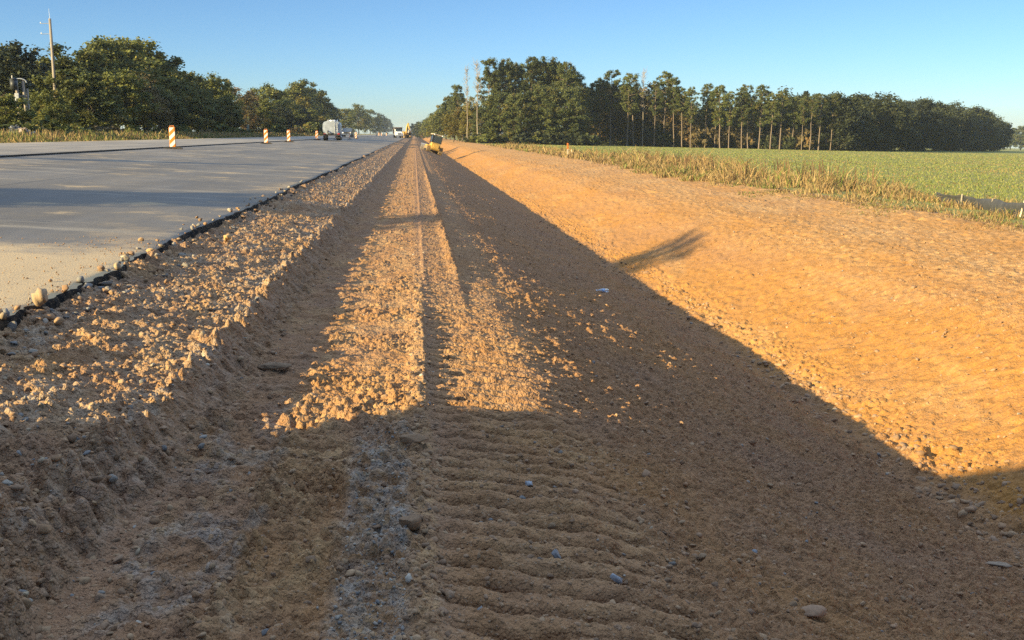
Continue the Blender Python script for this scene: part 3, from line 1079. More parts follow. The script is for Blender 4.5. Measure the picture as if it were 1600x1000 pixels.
def plant(kind, pos, height, label, group=None, wide=1.0):
    protos, H0 = PROTO[kind]
    i = _tc[0]
    _tc[0] += 1
    a, b_ = protos[(i*7+i//3) % len(protos)]
    t = empty(NAMES[kind], pos, random.uniform(0, 6.28))
    s = height/H0
    sw = s*wide*random.uniform(0.9, 1.12)
    t.scale = (sw, sw, s)
    link(a.name.split('.')[0], a, t)
    link(b_.name.split('.')[0], b_, t)
    tag(t, label, 'shrub' if 'shrub' in kind else 'tree', group)
    return t


def plant_px(kind, px, top, Y, zf, label, group=None, wide=1.0):
    p = at(px, Y)
    zb = float(zf(p[0], p[1]))
    zt = at(px, Y, top)[2]
    return plant(kind, (p[0], p[1], zb-0.05), (zt-zb), label, group, wide)


def Y_for(px, x):
    d = ray(px, 209)
    return x/d[0]


def right_z(x, y):
    return np.where(x < 14, float(prof(np.float64(x)))+Z0, field_z(np.float64(x), np.float64(y)))


# --- trees on the left of the road
G_left = 'trees behind the far side of the road'
for px, top, x, kd, lb in [
    (3, 70, -41, 'dark', 'darkest bushy tree at the very left edge of the wood across the road'),
    (35, 68, -43, 'dark', 'dark bushy tree rising right behind the transformer posts'),
    (63, 78, -46, 'dark', 'dark bushy tree between the transformer posts and the tall pole'),
    (104, 71, -41, 'olive', 'olive tree just right of the tall utility pole'),
    (140, 76, -39, 'olive', 'olive tree with rounded top between the utility pole and the tallest crown'),
    (172, 63, -39, 'olive', 'tall olive tree forming the left half of the highest crown'),
    (200, 57, -39, 'olive', 'tallest olive tree of the wood across the road'),
    (230, 62, -39, 'olive', 'tall dark green tree on the right shoulder of the highest crown'),
    (254, 84, -38, 'olive', 'tree stepping down right behind the nearest striped panel'),
    (274, 109, -37, 'olive', 'smaller tree in the dip right of the highest crown'),
    (301, 113, -37, 'olive', 'tree with domed top, first right of the dip after the highest crown'),
    (323, 111, -37, 'olive', 'tree with domed top, second right of the dip after the highest crown'),
    (346, 123, -37, 'olive', 'tree on the falling skyline midway between the two nearest striped panels'),
    (370, 137, -36, 'brown', 'thin browning tree left of the second striped panel'),
    (394, 142, -36, 'brown', 'low browning tree in the skyline notch left of the second striped panel'),
    (420, 128, -36, 'olive', 'twin-topped tree right above the second striped panel'),
    (445, 143, -36, 'olive', 'lower tree in the notch above the third striped panel'),
    (463, 127, -35, 'olive', 'tree with pointed top between third and fourth striped panel'),
    (481, 125, -35, 'olive', 'tall tree standing behind the leaning marker board'),
    (499, 143, -35, 'dark', 'dark tree just left of the tank truck'),
    (515, 161, -35, 'dark', 'dark low-crowned tree directly behind the tank truck'),
    (538, 169, -36, 'olive', 'distant tree behind the dark pickup, left of a bigger round crown'),
    (560, 163, -36, 'olive', 'round-crowned distant tree right of the tank truck'),
    (578, 171, -36, 'olive', 'distant tree, second right of the round crown beyond the tank truck'),
    (594, 177, -36, 'dark', 'hazy far tree above the line of distant striped panels'),
    (606, 185, -37, 'dark', 'last hazy far tree on the left before the road disappears'),
]:
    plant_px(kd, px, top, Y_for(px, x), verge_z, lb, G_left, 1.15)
for px, top, x, kd in [(10, 140, -31, 'olive'), (78, 140, -32, 'olive'), (112, 100, -34, 'olive'), (146, 112, -32, 'olive'), (184, 104, -33, 'olive'), (216, 118, -32, 'brown'),
                       (250, 132, -32, 'olive'), (286, 130, -33, 'olive'), (316, 138, -32, 'olive'), (352, 152, -32, 'olive'), (385, 166, -32, 'brown'), (412, 155, -32, 'olive'), (440, 163, -32, 'dark'), (470, 166, -32, 'dark'), (500, 172, -32, 'dark')]:
    plant_px(kd, px, top, Y_for(px, x), verge_z, 'shorter bushy tree in the lower front rank of the wood across the road', 'front rank of the wood across the road', 1.25)
for i, px in enumerate(range(-6, 520, 16)):
    x = -28.5+random.uniform(-0.8, 0.8)
    kd = random.choice(['shrub', 'shrub', 'dark_shrub', 'brown_shrub'])
    plant_px(kd, px+random.uniform(-4, 4), random.uniform(182, 198), Y_for(px, x), verge_z, 'low shrub at the foot of the wood across the road', 'shrubs along the far verge', 1.3)
for px, top in ((31, 178), (47, 184), (62, 172)):
    plant_px('shrub', px, top, Y_for(px, -28.4), verge_z, 'olive shrub hiding the foot of the transformer posts', 'shrubs along the far verge', 1.3)
plant_px('pale_shrub', 24, 188, Y_for(24, -27.4), verge_z, 'pale grey flowering shrub under the transformer posts', 'shrubs along the far verge', 1.2)

# --- right: roadside row running away beside the ditch
G_row = 'trees lining the road ahead on the right'
for px, top, Y, kd in [(646, 193, 900, 'dark'), (654, 191, 780, 'dark'), (661, 188, 660, 'dark'), (668, 186, 590, 'olive'), (675, 181, 520, 'olive'), (682, 175, 470, 'olive'), (690, 168, 425, 'dense_pine'), (697, 163, 390, 'olive'), (704, 155, 355, 'dense_pine'), (710, 150, 325, 'olive')]:
    plant_px(kd, px, top, Y, right_z, 'hazy tree in the row that lines the road far ahead on the right', G_row, 1.25)
plant_px('dense_pine', 717, 133, 290, right_z, 'pine at the left end of the big pine stand, behind the two dead trees', 'big pine stand')
plant_px('yellow', 708, 172, 270, right_z, 'yellowing tree low beside the ditch, left of the two dead trees', 'big pine stand')
plant_px('yellow', 740, 152, 262, right_z, 'yellowing tree at the foot of the two dead trees', 'big pine stand')
plant_px('yellow', 722, 165, 268, right_z, 'yellowing tree just right of the pale straight dead trunk', 'big pine stand')
plant_px('dead', 730, 107, 245, right_z, 'bare dead tree, the left one with the thin straight pale trunk', 'bare dead trees', 0.8)
plant_px('dead', 746, 99, 244, right_z, 'bare dead tree, the right one with more twigs, next to the pines', 'bare dead trees', 0.9)
G_st = 'big pine stand'
for px, top, Y, lb in [
    (762, 92, 252, 'tall slender pine beside the right dead tree'), (788, 91, 254, 'tall pine, second peak of the big pine stand from the dead trees'),
    (804, 98, 258, 'pine in the small dip between the second and third peaks of the stand'), (826, 90, 254, 'tall pine, third and highest peak of the big pine stand'),
    (842, 94, 258, 'pine just right of the highest peak of the big stand'), (858, 91, 255, 'tall pine at the fourth peak of the big pine stand'),
    (874, 97, 258, 'pine between the fourth and last peaks of the big stand'), (886, 96, 252, 'bushy pine at the last peak, on the right side of the big stand'),
    (898, 110, 256, 'pine on the right shoulder of the big stand, first step down'), (909, 130, 254, 'shorter pine on the right flank of the big stand, second step down'), (921, 154, 258, 'lowest pine at the right foot of the big stand by the dark gap')]:
    plant_px('dense_pine', px, top, Y, right_z, lb, G_st, 1.0)
for px, top, Y in [(768, 150, 246), (784, 142, 245), (803, 146, 243), (822, 140, 243), (842, 132, 244), (862, 138, 243), (882, 136, 244), (900, 158, 245), (752, 170, 247)]:
    plant_px('low_pine', px, top, Y, right_z, 'shorter bushy pine with branches to the ground, front of the big stand', 'front pines of the big stand', 1.15)
for px, top, Y in [(775, 112, 275), (795, 104, 278), (815, 102, 276), (834, 101, 279), (850, 103, 277), (866, 103, 276), (892, 112, 276), (915, 140, 280), (932, 158, 282)]:
    plant_px('dense_pine', px, top, Y, right_z, 'pine standing back inside the big stand, mostly hidden', 'inner pines of the big stand', 1.15)
for px in range(742, 936, 13):
    plant_px(random.choice(['shrub', 'dark_shrub', 'shrub']), px, random.uniform(196, 208), 240+random.uniform(-1, 3), right_z, 'low bush along the foot of the big pine stand', 'bushes under the big stand', 1.5)

# --- right: open pine wood beyond the field
G_wood = 'open pines beyond the field'


def wood_Y(px):
    return 258-(px-925)/375.0*7


front = [(938, 122), (957, 109), (977, 119), (988, 114), (1021, 127), (1040, 113), (1052, 123), (1066, 139), (1081, 136), (1100, 132), (1116, 139), (1128, 133), (1143, 143), (1158, 137), (1172, 132), (1190, 133), (1206, 146), (1222, 143), (1238, 152), (1253, 152), (1268, 150), (1284, 147), (1297, 149)]
for i, (px, top) in enumerate(front):
    lb = 'tall pine with bare lower trunk in the front rank of the wood beyond the field'
    px += random.uniform(-4, 4)
    if i == 1: lb = 'tall pine just right of the dark gap beside the big stand'
    if i == 5: lb = 'pine with rounded top, the highest midway along the open wood'
    if i == 21: lb = 'pine with sunlit bare trunk at the right corner of the open wood'
    plant_px('open_pine', px, top, wood_Y(px)+random.uniform(-2, 2), right_z, lb, G_wood, random.uniform(0.8, 1.25))
plant_px('dead', 1004, 112, wood_Y(1004), right_z, 'thin leafless tree between two pines near the left end of the open wood', None, 0.7)
plant_px('brown', 1066, 150, wood_Y(1066)+6, right_z, 'leaf-shedding brown tree among the pines midway along the open wood')
for rank, (dy, dt) in enumerate([(9, 12), (20, 20), (34, 26)]):
    for i in range((13, 15, 18)[rank]):
        px = 932+i*(370/(13, 15, 18)[rank])+random.uniform(-5, 5)
        top = np.interp(px, [a for a, b_ in front], [b_ for a, b_ in front])+dt+random.uniform(-8, 12)
        kd = random.choice(['open_pine', 'open_pine', 'open_pine', 'brown' if rank < 2 else 'dark'])
        plant_px(kd, px, top, wood_Y(px)+dy+random.uniform(-2, 2), right_z, 'tree standing back in the shade inside the open wood beyond the field', 'inner trees of the open wood', 1.15)
for i in range(22):
    px = 925+i*18+random.uniform(-4, 4)
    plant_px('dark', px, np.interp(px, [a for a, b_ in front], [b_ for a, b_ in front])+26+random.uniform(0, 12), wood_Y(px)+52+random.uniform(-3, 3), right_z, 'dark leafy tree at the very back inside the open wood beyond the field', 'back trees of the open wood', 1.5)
for i in range(31):
    px = 930+i*12.4
    plant_px(random.choice(['dark_shrub', 'brown_shrub', 'dark_shrub']), px, random.uniform(206, 218)+(px-930)/375*9, wood_Y(px)+random.uniform(4, 26), right_z, 'dark bush in the undergrowth of the open wood beyond the field', 'undergrowth bushes of the open wood', 1.6)

for i in range(26):
    px = 1015+i*11+random.uniform(-5, 5)
    plant_px(random.choice(['brown_shrub', 'brown_shrub', 'dark_shrub']), px, random.uniform(178, 206), wood_Y(px)+random.uniform(2, 12), right_z, 'tall browning understory bush between the trunks of the open wood', 'understory between the open pines', 0.75)

# --- right: dense dark wood whose edge runs away from the corner
G_dark = 'dense dark wood at the right'
cor = at(1302, 253)
d1 = np.array([0.61, 0.79])
n1_ = np.array([-0.79, 0.61])
for rank in range(3):
    for i in range(17):
        s = i*17.2+rank*6+random.uniform(-3, 3)+4
        q = cor[:2]+d1*s+n1_*(rank*9.0+random.uniform(-1.5, 1.5)-1)
        if rank == 0 and i > 15:
            continue
        h = float(np.interp(s, [0, 60, 150, 250, 320], [14.0, 15.6, 17.0, 16.4, 12.5]))*random.uniform(0.93, 1.05)+rank*0.5
        lb = ['dark leafy tree along the shaded edge of the dense wood at right', 'dark leafy tree in the second rank of the dense wood at right', 'dark leafy tree at the back of the dense wood at right'][rank]
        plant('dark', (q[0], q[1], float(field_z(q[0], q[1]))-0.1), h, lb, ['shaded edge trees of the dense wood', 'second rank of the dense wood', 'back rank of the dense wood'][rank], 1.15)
for px, top, Y, lb in [(1580, 200, 760, 'far sunlit tree just right of the dense dark wood'), (1597, 197, 770, 'far sunlit tree at the right edge of the view'), (1612, 196, 780, 'far sunlit tree beyond the right edge of the dense wood')]:
    plant_px('olive', px, top, Y, right_z, lb, 'far trees beyond the dense wood', 1.5)

# --- narrow trees along the left, out of view, whose shadows cross the road
plant('olive', (-28.5, 6.5, verge_z(-28.5, 6.5)), 9.2, 'narrow dense tree on the far verge casting the broad shadow across road and ditch', None, 0.58)
plant('brown', (-31.0, 4.7, verge_z(-31.0, 4.7)), 10.9, 'thin browning tree on the far verge whose twigs feather the end of the broad shadow', None, 0.62)
plant('olive', (-29.5, 25.6, verge_z(-29.5, 25.6)), 8.2, 'small narrow tree on the far verge casting the thin shadow across the road', None, 0.26)
# ------------------------------------------------------------------ grass


def blades(name, x, y, z, h, wdt, lean, colr, mat, seed):
    r = np.random.default_rng(seed)
    n = len(x)
    a = r.uniform(0, 6.283, n)
    la = r.uniform(0, 6.283, n)
    lx, ly = np.cos(la)*lean*h, np.sin(la)*lean*h
    dx, dy = np.cos(a)*wdt*0.5, np.sin(a)*wdt*0.5
    hz1, hz2 = h*0.6, h*np.sqrt(np.clip(1-lean**2*0.6, 0.1, 1))
    z1 = z-0.03
    V = np.zeros((n, 6, 3))
    V[:, 0] = np.stack([x-dx, y-dy, z1], 1)
    V[:, 1] = np.stack([x+dx, y+dy, z1], 1)
    V[:, 2] = np.stack([x+dx*0.8+lx*0.35, y+dy*0.8+ly*0.35, z+hz1], 1)
    V[:, 3] = np.stack([x-dx*0.8+lx*0.35, y-dy*0.8+ly*0.35, z+hz1], 1)
    V[:, 4] = np.stack([x+dx*0.2+lx, y+dy*0.2+ly, z+hz2], 1)
    V[:, 5] = np.stack([x-dx*0.2+lx, y-dy*0.2+ly, z+hz2], 1)
    b = (np.arange(n)*6)[:, None]
    Fa = np.concatenate([b+np.array([[0, 1, 2, 3]]), b+np.array([[3, 2, 4, 5]])], 1).ravel()
    return link(name, raw_mesh(name, V.reshape(-1, 3), Fa, 4, False, {'tint': np.repeat(colr, 6, 0)}, [mat]))


k = N('dry_grass_blades')
cA, _, _, _ = k.attr('tint')
k.done(cA, 0.85, None, 0.15)
tr = k.n('ShaderNodeBsdfTranslucent')
k.t.links.new(cA, tr.inputs['Color'])
mx = k.n('ShaderNodeMixShader', ins={0: 0.3})
k.t.links.new(k.b.outputs[0], mx.inputs[1])
k.t.links.new(tr.outputs[0], mx.inputs[2])
k.t.links.new(mx.outputs[0], k.out.inputs['Surface'])
M_grass = k.m

STRAW = np.array([[0.35, 0.235, 0.10], [0.28, 0.18, 0.08], [0.41, 0.29, 0.135], [0.22, 0.14, 0.065], [0.32, 0.225, 0.095]])
GREEN = np.array([[0.12, 0.15, 0.035], [0.17, 0.19, 0.05], [0.22, 0.22, 0.07]])
r = np.random.default_rng(321)


def straw_strip(n, y0, y1, x0, width, hmin, hmax, green, lean, name, label, seed, wk=1.0):
    r = np.random.default_rng(seed)
    y = y0*(y1/y0)**r.uniform(0, 1, n)
    e = x0+1.3*vnoise(y/4.0, y*0+3, 401)+0.5*vnoise(y/1.1, y*0+5, 402)
    t = r.uniform(0, 1, n)**0.8
    x = e+t*width
    dens = fbm(x/1.3, y/1.9, 2, 403)
    kp = dens > 0.05-0.55*t
    x, y, t, dens = x[kp], y[kp], t[kp], dens[kp]
    n = len(x)
    z = np.where(x < 14, prof(x)+Z0, field_z(x, y))
    h = (hmin+(hmax-hmin)*r.uniform(0, 1, n)**1.4)*np.clip(0.5+0.9*t+0.4*dens, 0.35, 1.5)
    wd = np.clip(0.0009*y, 0.010, 0.10)*r.uniform(0.6, 1.4, n)*wk
    ln = np.clip(r.normal(lean, 0.25, n), 0.05, 0.98)
    h = h*np.clip(0.75+0.9*vnoise(x/1.6, y/3.2, 409)*sstep(28, 40, y)+0.35*sstep(30, 45, y)*(1-sstep(80, 120, y)), 0.4, 2.0)
    nearf = 1-sstep(30, 45, y)
    h = h*(1-0.5*nearf)
    ln = np.clip(ln+0.25*nearf, 0.05, 0.97)
    gpatch = vnoise(x/2.2, y/3.0, 405)
    isg = r.uniform(0, 1, n) < green*np.clip(0.5+1.2*gpatch, 0, 1.6)
    c = np.where(isg[:, None], GREEN[r.integers(0, 3, n)], STRAW[r.integers(0, 5, n)])*r.uniform(0.75, 1.15, (n, 1))
    tag(blades(name, x, y, z, h, wd, ln, c, M_grass, seed), label, 'grass', kind='stuff')


straw_strip(42000, 13, 190, 12.2, 5.4, 0.10, 0.62, 0.24, 0.62, 'dry_grass', 'dry straw coloured tall grass between the bare earth and the green field', 411)
straw_strip(9000, 16, 60, 11.3, 1.6, 0.10, 0.32, 0.55, 0.75, 'trampled_grass', 'low trampled grass with green tufts at the edge of the bare earth', 412)
# brown stalks standing in clumps near the field edge
ys_, xs_ = [], []
for cx, cy, nn in [(16.8, 62, 170), (18.6, 52, 80), (17.6, 44, 70), (16.6, 75, 70)]:
    xs_.append(r.normal(cx, 0.9, nn))
    ys_.append(r.normal(cy, 1.9, nn))
xs_, ys_ = np.concatenate(xs_), np.concatenate(ys_)
n = len(xs_)
c = np.array([0.15, 0.09, 0.05])*r.uniform(0.6, 1.4, (n, 1))
tag(blades('dry_stalks', xs_, ys_, field_z(xs_, ys_), r.uniform(0.5, 1.15, n), np.full(n, 0.04), np.clip(r.normal(0.15, 0.1, n), 0, 0.5), c, M_grass, 415), 'brown dead weed stalks standing in clumps along the field edge', 'weeds', kind='stuff')
# crop stubble and young green growth in rows
n = 110000
y = 24*(300/24)**r.uniform(0, 1, n)
x = 16.5+r.uniform(0, 1, n)**1.1*(y*0.72+14-8)
x = np.round(x/0.75)*0.75+r.normal(0, 0.13, n)
kp = x > 17+0.8*vnoise(y/4, y*0, 421)
x, y = x[kp], y[kp]
n = len(x)
ye = vnoise(x/9, y/14, 422)+0.5*vnoise(x/3, y/3, 423)
c = np.where((r.uniform(-0.6, 1.6, n) < ye-0.25)[:, None], STRAW[r.integers(0, 5, n)]*0.85, GREEN[r.integers(0, 3, n)]*np.array([1.15, 1.12, 1.15]))*r.uniform(0.8, 1.25, (n, 1))
tag(blades('field_crop', x, y, field_z(x, y), r.uniform(0.03, 0.09, n), np.clip(0.0008*y, 0.02, 0.18), np.clip(r.normal(0.4, 0.2, n), 0, 0.9), c, M_grass, 425), 'low green crop growing in rows over the field with yellow patches', 'crop', kind='stuff')
# far verge, left of the road
n = 26000
y = 50*(420/50)**r.uniform(0, 1, n)
x = -21.6-r.uniform(0, 1, n)**1.3*6.5
c = np.where((r.uniform(0, 1, n) < 0.45+0.3*vnoise(x/3, y/8, 431))[:, None], GREEN[r.integers(0, 3, n)]*0.8, STRAW[r.integers(0, 5, n)]*0.95)*r.uniform(0.7, 1.2, (n, 1))
tag(blades('verge_grass', x, y, verge_z(x, y), r.uniform(0.2, 0.65, n)*np.clip((-x-21.2)/2.5, 0.3, 1.5), np.clip(0.0011*y, 0.05, 0.25), np.clip(r.normal(0.35, 0.2, n), 0, 0.9), c, M_grass, 435), 'yellow and green grass along the far verge of the road', 'grass', kind='stuff')

# ------------------------------------------------------------------ striped channelizing panels


def stripe_mat(name, a, b, scale):
    k = N(name)
    tcn = k.n('ShaderNodeTexCoord')
    sx = k.n('ShaderNodeSeparateXYZ')
    k.t.links.new(tcn.outputs['Object'], sx.inputs[0])
    s = k.math('SUBTRACT', sx.outputs[2], k.math('MULTIPLY', sx.outputs[0], 1.0))
    f = k.math('FRACT', k.math('MULTIPLY', k.math('ADD', s, 0.06), scale))
    n1 = k.noise(k.coord(), 9, 5, 0.7)
    c = k.mix(k.math('GREATER_THAN', f, 0.5), a, b)
    c = k.mix(k.rng(n1, 0.5, 0.75, 0, 0.45), c, (0.35, 0.25, 0.16))
    return k.done(c, 0.45, None, 0.4)


M_stripe = stripe_mat('orange_white_stripes', (0.80, 0.24, 0.02), (0.82, 0.80, 0.74), 2.4)
M_orange = painted('orange_plastic', (0.72, 0.20, 0.02), 0.5, 0.2, 8, (0.35, 0.25, 0.16), 0.4)
M_rubber = painted('black_rubber', (0.028, 0.027, 0.026), 0.8, 0.3, 12, (0.16, 0.12, 0.08), 0.5)


def make_panel():
    t = empty('channelizer')
    m = MB()
    m.prism([(-0.47, -0.2), (0.47, -0.2), (0.47, 0.2), (-0.47, 0.2)], 0.0, 0.055, 'z')
    m.prism([(-0.38, -0.13), (0.38, -0.13), (0.38, 0.13), (-0.38, 0.13)], 0.054, 0.10, 'z')
    m.build('rubber_base', M_rubber, t)
    p = MB().box((0.27, 0.045, 0.98), (0, 0, 0.59), bev=0.012).build('striped_panel', M_stripe, t)
    MB().box((0.315, 0.035, 1.02), (0, 0.012, 0.595), bev=0.012).build('panel_frame', M_orange, t)
    m = MB()
    m.bar((-0.09, 0, 1.09), (-0.09, 0, 1.155), 0.018)
    m.bar((0.09, 0, 1.09), (0.09, 0, 1.155), 0.018)
    m.bar((-0.105, 0, 1.16), (0.105, 0, 1.16), 0.02)
    m.build('handle', M_orange, t)
    return t


pan0 = make_panel()
PL = [(269, 56.5, 'nearest and largest orange and white striped panel on a black base'),
      (415.5, 87, 'second nearest orange and white striped panel, in front of the twin-topped tree'),
      (451, 104, 'third striped panel, standing beside the round green bush across the road'),
      (495, 136, 'fourth striped panel, standing left of the tank truck'),
      (525, 157, 'striped panel standing in front of the tank truck'),
      (556, 192, 'striped panel just right of the dark pickup'),
      (588, 370, None), (592, 385, None), (596, 400, None), (599.8, 415, None), (603.8, 432, None)]
for i, (px, Y, lb) in enumerate(PL):
    o = pan0 if i == 0 else copy_tree(pan0)
    x = float(at(px, Y)[0])
    z = float(road_z(x))+(0.06 if x < XJ else 0.0)
    o.location = (x, Y, z+0.002)
    o.rotation_euler = (0, 0, R(8)+random.uniform(-0.12, 0.12))
    tag(o, lb or 'tiny distant striped panel in the row of five before the far trees', 'traffic panel', 'striped panels along the lane joint')
o = copy_tree(pan0)
x = float(at(546.5, 168)[0])
o.location = (x, 168, float(road_z(x))+0.06)
o.rotation_euler = (0, 0, R(72))
tag(o, 'thin striped panel turned almost edge-on in front of the dark pickup', 'traffic panel', 'striped panels along the lane joint')

# small leaning marker board on the far verge
mk = empty('marker_post', (float(at(481, 190)[0]), 190, float(verge_z(-23.0, 190.0))), R(10))
mk.location.x = -29.0
mk.location.z = float(verge_z(-29.0, 190.0))
tag(mk, 'small pale marker board on a post leaning at the far verge before the dark trees', 'marker')
MB().bar((0, 0, -0.1), (0.25, 0, 1.9), 0.05).build('post', M_dead, mk)
MB().box((0.42, 0.04, 1.25), (0.17, -0.06, 1.45), (0, 0.13, 0), 0.01).build('board', painted('pale_board', (0.42, 0.44, 0.34), 0.7, 0.3, 6), mk)

# ------------------------------------------------------------------ poles
M_pole = bark_mat('pole_timber', (0.20, 0.165, 0.13), (0.32, 0.275, 0.225))
M_steel = painted('galvanised_steel', (0.40, 0.41, 0.42), 0.5, 0.25, 8, None, 0.3, 0.6)
M_tank = painted('dark_transformer_paint', (0.035, 0.038, 0.042), 0.5, 0.3, 5)
M_porc = painted('porcelain', (0.45, 0.40, 0.34), 0.3, 0.1)
Yp = 108.0
pb = at(91, Yp)
zt = at(85, Yp, 29)[2]
zb = float(verge_z(pb[0], Yp))
pol = empty('utility_pole', (pb[0], Yp, zb))
tag(pol, 'tall pale wooden utility pole with two short side arms rising above the left trees', 'utility pole')
H = zt-zb
MB().bar((0, 0, -0.3), (0.0, 0, H), 0.185, 0.115, 14).build('pole', M_pole, pol, True)
for dz in (0.45, 1.42):
    a = MB().bar((0, 0, H-dz), (-0.95, 0, H-dz-0.02), 0.03, 0.025).build('side_arm', M_steel, pol)
    MB().bar((-0.88, 0, H-dz), (-0.88, 0, H-dz+0.12), 0.04, 0.03).build('insulator', M_porc, a)
MB().bar((0, 0, H-0.05), (-0.03, 0, H+0.95), 0.018, 0.010).build('lightning_rod', M_steel, pol)
MB().bar((0.185, -0.05, 0.5), (0.13, -0.06, H-1.0), 0.014).build('ground_wire', M_tank, pol)

Yt = 88.0
tb = at(39, Yt)
zb = float(verge_z(tb[0], Yt))


def tz(py):
    return at(39, Yt, py)[2]-zb


st = empty('transformer_stand', (tb[0], Yt, zb))
tag(st, 'short timber posts carrying a dark transformer drum and meter box among the left trees', 'transformer')
MB().bar((-0.30, 0, -0.3), (-0.36, 0, tz(124)), 0.13, 0.11, 12).build('post', M_pole, st, True)
MB().bar((0.24, 0.1, -0.3), (0.12, 0.1, tz(126)), 0.12, 0.10, 12).build('post', M_pole, st, True)
MB().bar((0.34, 0.3, -0.3), (0.33, 0.3, tz(138)), 0.10, 0.09, 12).build('post', M_pole, st, True)
m = MB()
hm = tz(131)
for i in range(8):
    a0, a1 = math.pi*i/8, math.pi*(i+1)/8
    m.bar((-0.10-0.52*math.cos(a0), 0, tz(129)+0.30*math.sin(a0)), (-0.10-0.52*math.cos(a1), 0, tz(129)+0.30*math.sin(a1)), 0.045)
m.build('conduit_arch', M_steel, st)
d = MB().cyl(0.27, 0.27, 0.72, (-0.52, -0.1, tz(132))).cyl(0.29, 0.29, 0.06, (-0.52, -0.1, tz(132)+0.38)).cyl(0.18, 0.12, 0.10, (-0.52, -0.1, tz(132)+0.45)).build('transformer_drum', M_tank, st, True)
MB().bar((-0.60, -0.1, tz(132)+0.45), (-0.60, -0.1, tz(132)+0.70), 0.05, 0.03).build('bushing', M_porc, d)
MB().box((0.30, 0.16, 0.62), (-0.30, -0.20, tz(152)), bev=0.02).build('meter_box', M_steel, st)
MB().bar((-0.62, -0.05, tz(150)), (0.35, 0.05, tz(150)), 0.05).build('crossbar', M_pole, st)

# ------------------------------------------------------------------ survey stake and silt fence
M_lath = bark_mat('lath_wood', (0.55, 0.45, 0.32), (0.72, 0.62, 0.46))
sp = at(887, 100, 244)
sz = float(right_z(sp[0], 100.0))
sk = empty('survey_stake', (sp[0], 100.0, sz), R(15))
tag(sk, 'survey stake with orange painted upper half standing at the grass edge', 'stake')
MB().prism([(-0.06, -0.2), (0.06, -0.2), (0.06, 0.66), (-0.06, 0.66)], -0.02, 0.02, 'y').build('lath', M_lath, sk)
MB().box((0.135, 0.055, 0.56), (0, 0, 0.94), bev=0.008).build('orange_top', painted('marking_paint', (0.85, 0.20, 0.03), 0.5, 0.15), sk)
sp = at(893, 101, 240)
s2 = empty('survey_stake', (sp[0], 101.0, float(right_z(sp[0], 101.0))))
tag(s2, 'short pale bare stake in the grass just right of the orange topped stake', 'stake')
MB().prism([(-0.05, -0.2), (0.05, -0.2), (0.03, 0.62), (-0.03, 0.62)], -0.02, 0.02, 'y').build('lath', M_lath, s2)

fp = [(16.6, 32.6), (16.2, 30.2), (15.8, 27.8), (15.3, 25.6), (14.9, 23.4), (14.5, 21.2)]
fn = empty('silt_fence', (fp[0][0], fp[0][1], float(field_z(np.float64(fp[0][0]), np.float64(fp[0][1])))))
tag(fn, 'low sagging grey black fabric silt fence half hidden in dry grass at the right', 'fence')
P0 = np.array(fn.location)
tt = np.linspace(0, len(fp)-1, 90)
fxx = np.interp(tt, range(len(fp)), [p[0] for p in fp])
fyy = np.interp(tt, range(len(fp)), [p[1] for p in fp])
NV = 7
FV = np.zeros((2*NV, 90, 3))
for j in range(NV):
    u = j/(NV-1)
    hh = 0.30+0.03*tt-0.05*np.abs(np.sin(tt*math.pi))+0.04*vnoise(tt*2.5, tt*0, 441)
    bulge = 0.10*np.sin(u*math.pi)*np.sin(tt*2.2)+0.03*vnoise(tt*6, tt*0+j*0.7, 443)
    for s in (0, 1):
        FV[j if s == 0 else 2*NV-1-j, :, 0] = fxx+bulge*0.9+0.006*s
        FV[j if s == 0 else 2*NV-1-j, :, 1] = fyy+bulge*0.3
        FV[j if s == 0 else 2*NV-1-j, :, 2] = field_z(fxx, fyy)-0.08+u*(hh+0.08)
FV -= P0
k = N('silt_fabric')
v = k.coord()
n1 = k.noise(v, 3, 5, 0.7)
wv = k.noise(k.coord((60, 60, 60)), 3, 2)
c = k.mix(k.rng(n1, 0.35, 0.65), (0.030, 0.031, 0.034), (0.060, 0.059, 0.058))
M_fab = k.done(c, 0.8, k.bump(wv, 0.3, 0.01), 0.3)
link('fabric', raw_mesh('fabric', FV.reshape(-1, 3), grid_faces(2*NV, 90), 4, True, None, [M_fab]), fn)
for i, (x, y) in enumerate(fp[1:]):
    p = np.array([x-0.06, y, float(field_z(np.float64(x), np.float64(y)))])-P0
    q = p+np.array([0.20 if i == 2 else 0.04, 0, 0.66 if i == 2 else 0.36])
    MB().bar(tuple(p-[0, 0, 0.2]), tuple(q), 0.026, 0.026, 4).build('stake', M_lath if i == 2 else M_pole, fn)

# ------------------------------------------------------------------ vehicles
M_white = painted('white_paint', (0.74, 0.75, 0.76), 0.35, 0.12, 3, (0.40, 0.36, 0.30), 0.3)
M_tankw = painted('polished_tank', (0.50, 0.54, 0.59), 0.3, 0.35, 2, (0.30, 0.29, 0.28), 0.6, 0.35, 0.6)
M_black = painted('black_metal', (0.03, 0.03, 0.033), 0.5, 0.3, 5, (0.12, 0.09, 0.06), 0.3)
M_chrome = painted('chrome', (0.65, 0.66, 0.68), 0.2, 0.1, 6, None, 0.3, 0.9)
M_yellow = painted('machine_yellow', (0.55, 0.33, 0.065), 0.6, 0.25, 4, (0.36, 0.23, 0.10), 0.7)
M_steelw = painted('worn_blade_steel', (0.50, 0.46, 0.40), 0.45, 0.3, 6, (0.36, 0.24, 0.13), 0.6, 0.5)
M_track = painted('muddy_track', (0.16, 0.115, 0.07), 0.85, 0.4, 9, (0.44, 0.28, 0.12), 0.9)
M_glass = painted('dark_glass', (0.03, 0.04, 0.05), 0.08, 0.1, 3, None, 0.3, 0.0, 0.8)
M_red = painted('red_lens', (0.45, 0.03, 0.02), 0.3, 0.1)
